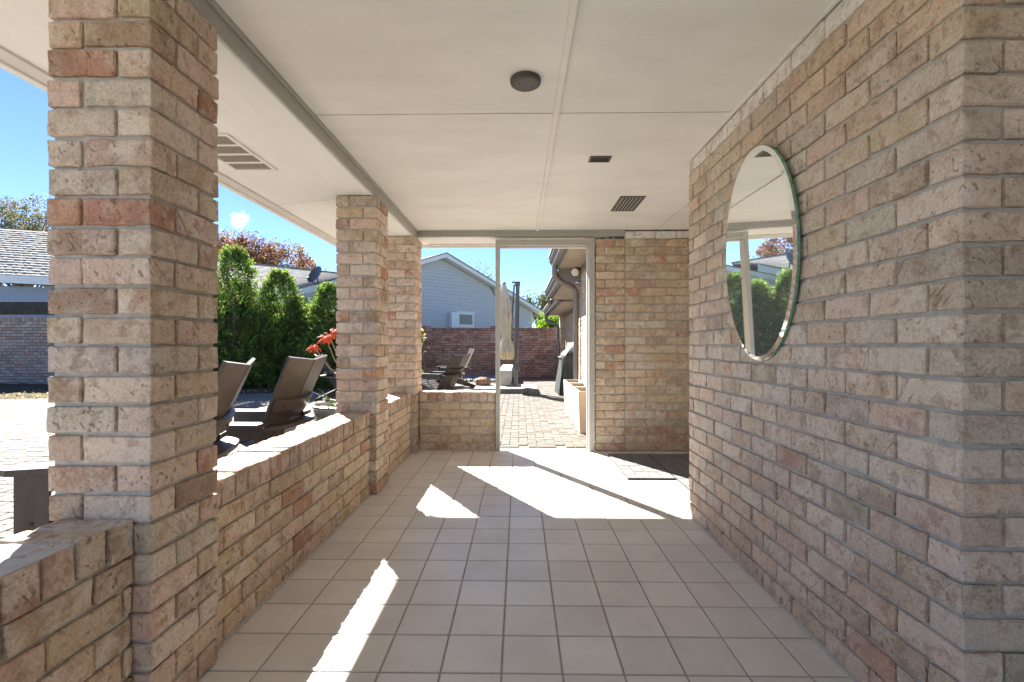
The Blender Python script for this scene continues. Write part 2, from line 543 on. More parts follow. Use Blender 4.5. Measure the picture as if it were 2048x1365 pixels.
# right wall with the mirror
mb = MB()
nC = 27
run(mb, 'y', Y_WN + .107, Y_WF, X_R, X_R + BD, 0, nC, PAL_WALL, 0, .024, lambda k: BL, True, start=lambda k: 0 if k % 2 == 0 else BL - BD)
for k in range(nC):                      # corner bricks, alternately header and stretcher, and the return face
    za = k * CO + (CO - BH) / 2
    w = WHITE_BRICK if k == nC - 1 else None
    if k % 2 == 0:
        brick(mb, X_R, X_R + BL, Y_WN, Y_WN + BD, za, za + BH, w or pick(PAL_WALL), 0, .022)
        s = X_R + BL + JT
    else:
        brick(mb, X_R, X_R + BD, Y_WN, Y_WN + BL, za, za + BH, w or pick(PAL_WALL), 0, .022)
        s = X_R + BD + JT
    while s < 2.5:
        brick(mb, s, s + BL, Y_WN, Y_WN + BD, za, za + BH, w or pick(PAL_WALL), 1)
        s += BL + JT
mb.box(X_R + .0115, 2.55, Y_WN + .0115, Y_WF - .0115, .0, Z_CEIL - .003, 1)
mb.box(X_R - .006, X_R + .02, Y_WN - .004, Y_WF, -.002, .010, 1)
tag(mb.build('brick_wall', [M['brick_pale'], M['mortar']]), 'pale brick wall that carries the oval mirror, white painted top course', 'wall', 'brick walls of the porch')

# far wall beyond the doorway pier
mb = MB()
run(mb, 'x', 1.10, 2.5, Y_FAR + .008, Y_FAR + .008 + BD, 0, nC, PAL_FAR, 1, .03, lambda k: BL if k % 2 else BL / 2 - .01, True)
mb.box(1.092, 2.55, Y_FAR + .018, Y_FAR + .20, 0, Z_CEIL - .003, 1)
tag(mb.build('brick_wall', [M['brick'], M['mortar']]), 'tan brick wall facing us above the grey mat, right of the door frame', 'wall', 'brick walls of the porch')
# wall closing the entry recess
mb = MB()
run(mb, 'y', Y_WF, Y_FAR, 2.45, 2.45 + BD, 0, nC, PAL_FAR, 2, .03, lambda k: BL if k % 2 else BL / 2)
mb.box(2.458, 2.60, Y_WF, Y_FAR, 0, Z_CEIL - .003, 1)
tag(mb.build('brick_wall', [M['brick'], M['mortar']]), 'brick house wall closing the entry recess behind the mirror wall', 'wall', 'brick walls of the porch')
mb = MB()  # out-of-view wall, added to keep light off the return face
run(mb, 'y', -3.0, Y_WN - .002, 1.36, 1.36 + BD, 0, nC, PAL_FAR, 2, .03, lambda k: BL if k % 2 else BL / 2)
mb.box(1.368, 1.6, -3.0, Y_WN - .002, 0, Z_CEIL - .003, 1)
tag(mb.build('brick_wall', [M['brick'], M['mortar']]), 'unseen brick side wall added for shade beside the camera, square to the mirror wall end', 'wall', 'brick walls of the porch')


def pillar(x0, y0, label, lod=0, seg=.022, pal=PAL_PIL, n=26, group='brick pillars of the porch', flip=0):
    mb = MB()
    a, b_, W = .195, .095, .30
    for k in range(n):
        za = k * CO + (CO - BH) / 2
        q = [(0, a, 0, b_), (a + .01, W, 0, a), (b_ + .01, W, a + .01, W), (0, b_, b_ + .01, W)]
        if (k + flip) % 2:
            q = [(W - x1, W - x0_, ya, yb) for (x0_, x1, ya, yb) in q]
        for (xa, xb, ya, yb) in q:
            j = random.gauss(0, .001)
            brick(mb, x0 + xa + j, x0 + xb + j, y0 + ya + j, y0 + yb + j, za, za + BH, pick(pal), lod, seg)
    mb.box(x0 + .0115, x0 + W - .0115, y0 + .0115, y0 + W - .0115, 0, n * CO, 1)
    return tag(mb.build('brick_pillar', [M['brick'], M['mortar']]), label, 'pillar', group)


pillar(X_PO, 1.317, 'largest brick pillar, nearest to us, cutting across the left of the view', 0, .018)
pillar(X_PO, 3.43, 'middle brick pillar on the low wall, beside the orange flowering plant', 0, .026)
pillar(X_PO, 4.72, 'corner brick pillar where the side low wall meets the short end wall', 0, .03, flip=1)
pillar(.79, Y_FAR, 'brick pier beside the right jamb of the open door frame', 0, .03, PAL_FAR, 26, flip=1)


def low_wall(axis, s0, s1, c_in, c_out, label, lod=0, seg=.024):
    """two brick leaves capped by a rowlock course, top at 0.61"""
    mb = MB()
    lo, hi = min(c_in, c_out), max(c_in, c_out)
    bd = (hi - lo - .01) / 2
    n = 6
    off = random.uniform(.03, .1)
    run(mb, axis, s0, s1, hi - bd, hi, 0, n, PAL_LOW, lod, seg, lambda k: BL if k % 2 else BL / 2 - off * .2)
    run(mb, axis, s0, s1, lo, lo + bd, 0, n, PAL_LOW, lod, seg, lambda k: BL if k % 2 else BL / 2 - off * .2)
    body, mb = mb, MB()
    z0 = n * CO + .004
    num = max(1, int(round((s1 - s0 + .01) / .0845)))
    st = (s1 - s0 + .01) / num
    for i in range(num):
        a = s0 + i * st
        j = random.gauss(0, .0018)
        zz = z0 + random.gauss(0, .0012)
        if axis == 'y':
            brick(mb, lo + j, hi + j, a, a + st - .010, zz, zz + .098, pick(PAL_CAP), lod, seg)
        else:
            brick(mb, a, a + st - .010, lo + j, hi + j, zz, zz + .098, pick(PAL_CAP), lod, seg)
    cap, mb = mb, body
    if axis == 'y':
        mb.box(lo + .0115, hi - .0115, s0, s1, 0, .6065, 1)
        mb.box(hi - .02, hi + .010, s0, s1, -.002, .010, 1)
    else:
        mb.box(s0, s1, lo + .0115, hi - .0115, 0, .6065, 1)
        mb.box(s0, s1, lo - .010, lo + .02, -.002, .010, 1)
    w_ = tag(mb.build('brick_low_wall', [M['brick'], M['mortar']]), label, 'low wall', 'low brick walls of the porch')
    cap.build('cap', [M['brick'], M['mortar']], w_)
    return w_


low_wall('y', -2.0, 1.308, X_LI, X_LO, 'low brick wall in the bottom left corner, in front of the largest pillar', 0, .02)
low_wall('y', 1.626, 3.42, X_LI, X_LO, 'long low brick wall with sunlit cap between the nearest and the middle pillar', 0, .022)
low_wall('y', 3.738, 4.71, X_LI, X_LO, 'short low brick wall between the middle pillar and the corner pillar', 0, .026)
low_wall('x', -1.035, -.247, Y_FAR, Y_FAR + .21, 'low brick wall facing us between the corner pillar and the door frame', 0, .026)

# ------------------------------------------------------------------ porch floor
T = .2055
mb = MB()
gx0, gy0 = -.059, 1.573
xs = [gx0 + T * k for k in range(-5, 12)]
ys = [gy0 + T * k for k in range(-23, 17)]
for x in xs:
    for y in ys:
        xa, xb, ya, yb = x + .0035, x + T - .0035, y + .0035, y + T - .0035
        xa, yb = max(xa, -1.088), min(yb, Y_FAR + .006)
        xb = min(xb, 2.45 if yb > Y_WN else 1.358)
        if xb - xa < .01 or yb - ya < .01:
            continue
        e, zt, zb = .0018, random.gauss(0, .0003), -.005
        tl = np.array([random.gauss(0, .0004) for _ in range(2)])
        k = random.uniform(.91, 1.04)
        c = (k * random.uniform(.99, 1.01), k, k * random.uniform(.98, 1.01), random.random())
        v = [(xa, ya, zb), (xb, ya, zb), (xb, yb, zb), (xa, yb, zb),
             (xa, ya, zt - e), (xb, ya, zt - e), (xb, yb, zt - e), (xa, yb, zt - e),
             (xa + e, ya + e, zt), (xb - e, ya + e, zt), (xb - e, yb - e, zt), (xa + e, yb - e, zt)]
        f = [(8, 9, 10, 11)]
        for q in range(4):
            q2 = (q + 1) % 4
            f += [(q, q2, 4 + q2, 4 + q), (4 + q, 4 + q2, 8 + q2, 8 + q)]
        mb.add(v, f, 0, c)
mb.box(-1.30, 1.41, gy0 - 23 * T, Y_WN, -.06, -.0035, 1)
mb.box(-1.30, 2.6, Y_WN, Y_FAR + .012, -.06, -.0035, 1)
tag(mb.build('porch_floor', [M['tile'], M['grout']]), 'beige square ceramic floor tiles with grey grout in the porch', 'floor', kind='structure')

# ------------------------------------------------------------------ porch roof (ceiling, trims, eaves)
roof = empty('porch_roof', (0, 4.0, 2.2), 0, 'flat off-white porch roof with taupe trim boards and wide white eaves', 'roof')


def rp(name, mb, mat):
    o = mb.build(name, mat, roof)
    o.matrix_parent_inverse = Matrix.Translation((0, -4.0, -2.2))
    return o


X_E, Y_E, Y_B = -2.0, 5.28, -3.0
mb = MB()
bx, by = [-1.058, .19, 1.42, 2.6], [Y_B, -.03, 2.41, Y_FAR - .002]
for i in range(3):
    for j in range(3):
        x1_ = bx[i + 1] - .003
        if i == 2 and j < 1:
            continue
        if i == 1 and j == 0:
            x1_ = 1.358
        mb.box(bx[i] + .003, x1_, by[j] + .004, by[j + 1] - .004, Z_CEIL, Z_CEIL + .012, 0, bev=.002)
rp('ceiling', mb, M['ceiling'])
mb = MB()
mb.box(.175, .205, Y_B, Y_FAR - .004, Z_CEIL - .012, Z_CEIL - .0015, bev=.003)
rp('batten', mb, M['ceiling'])
mb = MB()
mb.box(X_R - .018, X_R - .001, Y_WN, Y_WF, Z_CEIL - .006, Z_CEIL + .002, bev=.002)
rp('edge_strip', mb, M['ceiling'])
mb = MB()
mb.box(-1.080, -1.060, Y_B, Y_FAR + .03, 2.204, Z_CEIL + .01, bev=.003)
mb.box(-1.060, -1.046, Y_B, Y_FAR, Z_CEIL - .020, Z_CEIL + .002, bev=.003)
rp('beam_board', mb, M['trim'])
mb = MB()
mb.box(-1.060, 1.096, Y_FAR - .005, Y_FAR + .015, 2.222, Z_CEIL + .01, bev=.003)
mb.box(-1.046, 1.096, Y_FAR - .018, Y_FAR - .005, Z_CEIL - .016, Z_CEIL + .002, bev=.003)
rp('beam_board', mb, M['trim'])
# soffits
mb = MB()
yj = [Y_B, 1.02, 3.46, Y_E - .02]
for a, b2 in zip(yj[:-1], yj[1:]):
    # panel joints run slightly askew as in the photo
    s = .22
    mb.prism([(X_E + .02, a + .004 + (s if a > 0 else 0), 2.2), (-1.082, a + .004, 2.2), (-1.082, b2 - .004, 2.2), (X_E + .02, b2 - .004 + (s if b2 < 5 else 0), 2.2)], (0, 0, .012))
rp('soffit', mb, M['soffit'])
mb = MB()
mb.box(-1.078, .90, Y_FAR + .017, Y_E - .02, 2.218, 2.232)
rp('soffit', mb, M['soffit'])
mb = MB()
mb.box(X_E + .02, X_E + .095, Y_B, Y_E - .02, 2.188, 2.1995, bev=.002)
mb.box(-1.078, -1.066, Y_B, Y_FAR, 2.188, 2.2035, bev=.002)
mb.box(-1.0, .90, Y_E - .09, Y_E - .02, 2.206, 2.2175, bev=.002)
rp('soffit_strip', mb, M['trim_light'])
mb = MB()
mb.box(X_E - .02, X_E + .018, Y_B, Y_E + .02, 2.178, 2.36, bev=.004)
mb.box(X_E + .019, .95, Y_E - .018, Y_E + .02, 2.190, 2.36, bev=.004)
rp('fascia', mb, M['white_paint'])
mb = MB()
mb.prism([(X_E - .04, Y_B, 2.362), (.96, Y_B, 2.362), (.96, Y_E + .04, 2.362), (X_E - .04, Y_E + .04, 2.362)], (0, 0, .10))
mb.prism([(.962, Y_B, 2.30), (1.40, Y_B, 2.30), (1.40, 1.14, 2.30), (2.75, 1.14, 2.30), (2.75, 5.05, 2.30), (.962, 5.05, 2.30)], (0, 0, .16))
rp('roof_deck', mb, M['shingle'])

# soffit vent with three screened openings
sv = empty('soffit_vent', (-1.62, 2.85, 2.2), 0, 'white rectangular soffit vent with three screened openings above the left chairs', 'vent')
va = [P(465, 275, 0)]


def on_z(px, py, z):
    d = (z - CAM_Z) * F_PX / (HY - py)
    return P(px, py, d)


q1, q2, q3 = on_z(465, 275, 2.2), on_z(547, 332.5, 2.2), on_z(483, 347, 2.2)
vx1, vx0 = (q1.x + q2.x) / 2, q3.x
vy1, vy0 = (q2.y + q3.y) / 2, q1.y - .05
mb = MB()
fw = .02
n_op = 4
sp = (vy1 - vy0 - fw) / n_op
mb.box(vx0, vx0 + fw, vy0, vy1, 2.190, 2.1995, bev=.002)
mb.box(vx1 - fw, vx1, vy0, vy1, 2.190, 2.1995, bev=.002)
for k in range(n_op + 1):
    mb.box(vx0 + fw, vx1 - fw, vy0 + k * sp, vy0 + k * sp + fw, 2.1905, 2.1995, bev=.002)
o = mb.build('frame', M['white_paint'], sv); o.matrix_parent_inverse = Matrix.Translation((1.62, -2.85, -2.2))
mb = MB()
mb.box(vx0 + fw, vx1 - fw, vy0 + fw, vy1 - fw, 2.1965, 2.1992)
k = vy0 + fw
while k < vy1 - fw - .01:
    mb.box(vx0 + fw, vx1 - fw, k, k + .004, 2.1945, 2.1964)
    k += .011
M['vent_screen'] = noise_mat('vent_screen', (.30, .28, .23), (.36, .335, .28), 40, .8)
o = mb.build('screen', M['vent_screen'], sv); o.matrix_parent_inverse = Matrix.Translation((1.62, -2.85, -2.2))

# round ceiling cover plate
cc = on_z(1051, 160, Z_CEIL)
mb = MB()
mb.lathe([(.0001, -.024), (.045, -.024), (.060, -.0225), (.0665, -.018), (.069, -.009), (.069, .0)], 48, (0, 0, 0))
cov = empty('ceiling_cover', (cc.x, cc.y, Z_CEIL), 0, 'round dark grey cover plate on the porch ceiling', 'ceiling cover')
mb.build('plate', M['cover_grey'], cov)
for sx, sy in ((-.028, -.012), (.030, .014)):
    mb = MB()
    mb.lathe([(.0001, -.0262), (.0025, -.0258), (.003, -.0235)], 10, (sx, sy, 0))
    mb.build('screw', M['vent_dark'], cov)

# small step light / slot vent
va_, vb_ = on_z(1183, 312.5, Z_CEIL), on_z(1225, 323, Z_CEIL)
cvx, cvy = (va_.x + on_z(1180, 323, Z_CEIL).x) / 2, (va_.y + vb_.y) / 2
sl = empty('slot_vent', (.515, cvy, Z_CEIL), 0, 'small dark bronze slot vent in the ceiling, ahead of the louvred register', 'vent', 'ceiling vents')
hw, hd = .068, .046
mb = MB()
for (a, b2, c, d2) in ((-hw, hw, -hd, -hd + .010), (-hw, hw, hd - .010, hd), (-hw, -hw + .012, -hd + .010, hd - .010), (hw - .012, hw, -hd + .010, hd - .010)):
    mb.box(a, b2, c, d2, -.007, .0, bev=.001)
mb.build('frame', M['bronze'], sl)
mb = MB()
mb.box(-hw + .012, hw - .012, -hd + .010, hd - .010, -.003, -.0008)
mb.build('insert', M['vent_dark'], sl)
# louvred register
reg = empty('ceiling_register', (.91, 3.96, Z_CEIL), 0, 'dark bronze louvred air register in the ceiling near the far wall', 'vent', 'ceiling vents')
hw, hd = .102, .205
mb = MB()
for (a, b2, c, d2) in ((-hw, hw, -hd, -hd + .022), (-hw, hw, hd - .022, hd), (-hw, -hw + .022, -hd + .022, hd - .022), (hw - .022, hw, -hd + .022, hd - .022)):
    mb.box(a, b2, c, d2, -.008, .0, bev=.0015)
mb.build('frame', M['bronze'], reg)
mb = MB()
for k in range(6):
    x = -hw + .032 + k * (2 * hw - .064) / 5
    mb.box(x - .007, x + .004, -hd + .022, hd - .022, -.0075, -.002, M=None)
mb.build('louver', noise_mat('louver_paint', (.30, .28, .26), (.36, .34, .31), 9, .4), reg)
mb = MB()
mb.box(-hw + .02, hw - .02, -hd + .02, hd - .02, -.0014, -.0006)
mb.build('duct', M['vent_dark'], reg)

# ------------------------------------------------------------------ door frame
df = empty('open_doorway', (.26, Y_FAR, 0), 0, 'empty grey door frame standing open between low wall and brick pier', 'doorway')


def dp(name, x0, x1, y0, y1, z0, z1, mat='frame', bev=.003):
    mb = MB()
    mb.box(x0 - .26, x1 - .26, y0 - Y_FAR, y1 - Y_FAR, z0, z1, bev=bev)
    return mb.build(name, M[mat], df)


dp('jamb', -.243, -.199, Y_FAR - .02, Y_FAR + .09, 0, 2.19)
dp('jamb', .722, .780, Y_FAR - .02, Y_FAR + .09, 0, 2.19)
dp('header', -.199, .722, Y_FAR - .018, Y_FAR + .088, 2.128, 2.19)
dp('door_stop', .708, .7215, Y_FAR + .045, Y_FAR + .085, 0.002, 2.127, 'trim_light', .002)
dp('door_stop', -.1985, .7075, Y_FAR + .045, Y_FAR + .085, 2.112, 2.1275, 'trim_light', .002)

# ------------------------------------------------------------------ mirror
my, mz, mhw, mhh = 2.150, 1.508, .318, .482
mir = empty('oval_mirror', (X_R - .012, my, mz), 0, 'frameless oval mirror with a chipped green glass rim on the right brick wall', 'mirror')
mb = MB()
n = 96


def oval(s, x):
    return [(x, s_[0], s_[1]) for s_ in [((mhw - s) * math.cos(2 * math.pi * k / n), (mhh - s) * math.sin(2 * math.pi * k / n)) for k in range(n)]]


LEAN = R(-1.6)
Mt = Matrix.Rotation(LEAN, 4, 'Y')


def ringfaces(a, b2):
    return [(a * n + k, a * n + (k + 1) % n, b2 * n + (k + 1) % n, b2 * n + k) for k in range(n)]


v = oval(.022, -.0165)
mb.add(xf(v, Mt), [tuple(range(n))], 0)
mb.build('glass', M['mirror'], mir)
mb = MB()
v = oval(.022, -.0165) + oval(.002, -.0125)
mb.add(xf(v, Mt), ringfaces(0, 1), 0)
mb.build('bevel', M['mirror'], mir)
mb = MB()
v = oval(.002, -.0125) + oval(.0, -.011) + oval(.0, -.001) + oval(.006, .0)
mb.add(xf(v, Mt), ringfaces(0, 1) + ringfaces(1, 2) + ringfaces(2, 3), 0, smooth=True)
v = oval(.006, .0)
mb.add(xf(v, Mt), [tuple(range(n))[::-1]], 0)
mb.build('glass_edge', M['glass_edge'], mir)

# ------------------------------------------------------------------ floor mats (grey paver-look rubber tiles)


def floor_mat(x0, x1, y0, y1, label, th=.016):
    mb = MB()
    a = .10
    nx, ny = int(round((x1 - x0) / a)), int(round((y1 - y0) / a))
    sx, sy = (x1 - x0) / nx, (y1 - y0) / ny
    for i in range(-1, nx + 1):
        for j in range(-1, ny + 1):
            s = (i - j) % 4
            if s == 0:
                r_ = (i, i + 2, j, j + 1)
            elif s == 3:
                r_ = (i, i + 1, j, j + 2)
            else:
                continue
            xa, xb, ya, yb = max(r_[0], 0), min(r_[1], nx), max(r_[2], 0), min(r_[3], ny)
            if xb <= xa or yb <= ya:
                continue
            k = random.uniform(.85, 1.15)
            mb.box(x0 + xa * sx + .003, x0 + xb * sx - .003, y0 + ya * sy + .003, y0 + yb * sy - .003, th - .008, th + random.gauss(0, .0006), 0, (k, k, k, 0), bev=.002)
    mb.box(x0, x1, y0, y1, .0012, th - .005, 1, bev=.002)
    return tag(mb.build('door_mat', [M['mat'], M['vent_dark']]), label, 'mat', 'grey floor mats')


floor_mat(.885, 1.275, 3.84, 4.70, 'grey paver patterned rubber mat on the tiles, nearer piece partly in sun')
floor_mat(1.281, 2.05, 3.55, 4.70, 'grey paver patterned rubber mat half hidden behind the end of the mirror wall')

# ------------------------------------------------------------------ ground, patio, beds
mb = MB()
mb.add([(-260, -80, -.085), (260, -80, -.085), (260, 420, -.085), (-260, 420, -.085)], [(0, 1, 2, 3)])
M['lawn'] = noise_mat('distant_ground', (.10, .10, .055), (.17, .155, .09), .8, .95, .01, 6, .1)
tag(mb.build('ground', M['lawn'], fixn=False), 'dry ground between the houses', 'ground', kind='structure')

ZP = -.018


def bed_front(x):
    """front edge (y) of planting bed"""
    if x > -2.2:
        return 14.2 + .25 * math.sin(x * 2.1)
    t = min(1, max(0, (-2.2 - x) / 2.0))
    return (14.2 + .25 * math.sin(x * 2.1)) * (1 - t) + t * (10.9 + (x + 5.5) * .28 if x > -12 else 9.1)


mb = MB()
vv, ff, cc_ = [], [], []
a = .103
nb = 0
for i in range(-135, 16):
    for j in range(-30, 165):
        s = (i - j) % 4
        if s == 0:
            r_ = (i, i + 2, j, j + 1)
        elif s == 3:
            r_ = (i, i + 1, j, j + 2)
        else:
            continue
        xa, xb, ya, yb = r_[0] * a, r_[1] * a, r_[2] * a, r_[3] * a
        xm, ym = (xa + xb) / 2, (ya + yb) / 2
        if xb > -1.31 and ya < 5.09:
            continue
        if xm > 1.0 and ym < 8.2 or xm > 1.5:
            continue
        if xm < -.9 and ym > bed_front(xm):
            continue
        if ym > 16.1 or (xm < -1.5 - 1.3 * max(ym, 0) - 1.5):
            continue
        g = .0035
        k = random.uniform(.82, 1.12)
        w = random.uniform(-.03, .03)
        z = ZP + random.gauss(0, .0012)
        e = .004
        xa, xb, ya, yb = xa + g, xb - g, ya + g, yb - g
        vv += [(xa, ya, z - .02), (xb, ya, z - .02), (xb, yb, z - .02), (xa, yb, z - .02),
               (xa, ya, z - e), (xb, ya, z - e), (xb, yb, z - e), (xa, yb, z - e),
               (xa + e, ya + e, z), (xb - e, ya + e, z), (xb - e, yb - e, z), (xa + e, yb - e, z)]
        o_ = nb * 12
        ff.append((o_ + 8, o_ + 9, o_ + 10, o_ + 11))
        for q in range(4):
            q2 = (q + 1) % 4
            ff.append((o_ + q, o_ + q2, o_ + 4 + q2, o_ + 4 + q))
            ff.append((o_ + 4 + q, o_ + 4 + q2, o_ + 8 + q2, o_ + 8 + q))
        k *= .44 + .18 * min(1, max(0, (-.9 - xm) / 1.6))     # sun glare toned down in the paver colour, darker towards the door
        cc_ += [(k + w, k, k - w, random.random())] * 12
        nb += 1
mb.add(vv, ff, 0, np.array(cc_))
for i in range(11):          # border course along the porch sill
    x = -.19 + i * .1
    if x > .70: break
    k = random.uniform(.85, 1.1)
    mb.box(x + .003, x + .097, Y_FAR + .016, 5.095, ZP - .02, ZP, 0, (k, k, k, 0), bev=.004)
mb.box(-26, 2.2, -8, 16.4, -.07, ZP - .010, 1)
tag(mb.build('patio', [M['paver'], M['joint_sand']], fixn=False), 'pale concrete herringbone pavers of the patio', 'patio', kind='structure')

mb = MB()  # out-of-view pale slab, added to bounce sunlight into the porch
mb.box(-1.29, 1.40, -9, gy0 - 23 * T - .01, -.05, -.006, 0, bev=.006)
mb.box(1.42, 9, -9, Y_WN, -.05, -.006, 0, bev=.006)
tag(mb.build('bounce_slab', M['concrete']), 'unseen pale concrete slab added behind the porch to bounce sunlight', 'bounce_slab', kind='structure')

# planting bed soil with lumps
mb = MB()
nx, ny = 150, 46
vv, ff = [], []
for i in range(nx + 1):
    x = -16 + (15.4) * i / nx
    for j in range(ny + 1):
        y0 = bed_front(x)
        y = y0 + (16.0 - y0) * (j / ny) ** 1.2
        z = ZP - .006 + .05 * min(1, j / 5) + .018 * math.sin(x * 9 + y * 4) * math.sin(y * 7 - x * 3) + random.uniform(-.012, .014) * (j > 0)
        vv.append((x, y, z))
for i in range(nx):
    for j in range(ny):
        q = i * (ny + 1) + j
        ff.append((q, q + ny + 1, q + ny + 2, q + 1))
mb.add(vv, ff, 0, smooth=True)
tag(mb.build('planting_bed', M['soil'], fixn=False), 'dark bare soil of the planting bed under the shrubs', 'planting bed', kind='structure')


def leaves_quads(C, size, nrm=None, aspect=.5, cols=None, flat=0.0):
    """numpy leaf quads: C (n,3) centres, returns verts, faces, colours"""
    n_ = len(C)
    a_ = RNG.normal(0, 1, (n_, 3)) if nrm is None else nrm + RNG.normal(0, .55, (n_, 3))
    a_ /= np.linalg.norm(a_, axis=1, keepdims=True)
    b_ = RNG.normal(0, 1, (n_, 3))
    b_ -= a_ * (a_ * b_).sum(1, keepdims=True)
    b_ /= np.linalg.norm(b_, axis=1, keepdims=True)
    s = (size * RNG.uniform(.6, 1.4, n_))[:, None]
    t = np.cross(a_, b_)
    p0, p1, p2, p3 = C - a_ * s, C + b_ * s * aspect + t * s * .15, C + a_ * s, C - b_ * s * aspect + t * s * .15
    v = np.stack([p0, p1, p2, p3], 1).reshape(-1, 3)
    f = [(4 * k, 4 * k + 1, 4 * k + 2, 4 * k + 3) for k in range(n_)]
    c = np.repeat(cols, 4, axis=0)
    return v, f, c


def leaf_cols(n_, pal):
    pal = np.array(pal)
    idx = RNG.integers(0, len(pal), n_)
    c = pal[idx] * RNG.uniform(.75, 1.25, (n_, 1))
    return np.concatenate([c, RNG.uniform(0, 1, (n_, 1))], 1)


# leaf litter and twigs on the bed (uncountable)
mb = MB()
n_ = 2600
X = RNG.uniform(-15, -1.2, n_)
bf = np.array([bed_front(x) for x in X])
Y = bf - .12 + np.abs(RNG.normal(0, .7, n_))
C = np.stack([X, Y, np.full(n_, ZP + .045)], 1)
C[:, 2] += RNG.uniform(-.02, .02, n_)
v, f, c = leaves_quads(C, .035, None, .35, leaf_cols(n_, [(.30, .24, .16), (.42, .36, .26), (.20, .15, .10), (.16, .17, .08)]))
mb.add(v, f, 0, c)
o = mb.build('leaf_litter', M['leaf'], fixn=False)
tag(o, 'dry leaves and twigs scattered along the bed edge', 'leaf litter', kind='stuff')

# ------------------------------------------------------------------ garden walls


def garden_wall(name, x0, x1, y, h, pal, label, caps=(), dark=True, cap_pal=None):
    mb = MB()
    n = int(round((h - .1) / .084))
    run(mb, 'x', x0, x1, y, y + .09, ZP, n, pal, 2, .03, lambda k: BL if k % 2 else BL / 2, co=.084, bh=.070)
    zt = ZP + n * .084 + .004
    s = x0
    while s < x1 - .02:
        brick(mb, s, min(s + .072, x1), y - .012, y + .20, zt, zt + .10, pick(cap_pal or pal), 2)
        s += .084
    mb.box(x0, x1, y + .006, y + .20, -.06, zt + .09, 1)
    for cx in caps:
        for k in range(n + 2):
            za = ZP + k * .084
            brick(mb, cx - .20, cx - .002, y - .05, y + .25, za, za + .070, pick(pal), 2)
            brick(mb, cx + .008, cx + .20, y - .05, y + .25, za, za + .070, pick(pal), 2)
        mb.box(cx - .19, cx + .19, y - .042, y + .24, -.06, ZP + (n + 2) * .084, 1)
    return tag(mb.build(name, [M['brick_dark'], M['mortar_dark']]), label, 'wall', 'brick garden walls')


PAL_CAPG = ([(.20, .095, .075), (.16, .08, .065), (.24, .13, .105)], [3, 3, 2])
garden_wall('garden_wall', -6.6, 1.36, 16.15, 1.70, PAL_GARDEN, 'dark red brick garden wall closing the patio behind the umbrella', caps=(-.78, -3.22), cap_pal=PAL_CAPG)
garden_wall('garden_wall', -17.5, -10.2, 12.7, 1.90, PAL_GREYG, 'grey weathered brick garden wall seen left of the largest pillar')

# dark timber beam on the left wall
mb = MB()
mb.box(-17.5, -11.6, 12.55, 12.85, 1.93, 2.27, bev=.01)
tag(mb.build('timber_beam', M['timber_dark']), 'dark timber beam lying along the top of the grey garden wall', 'beam')


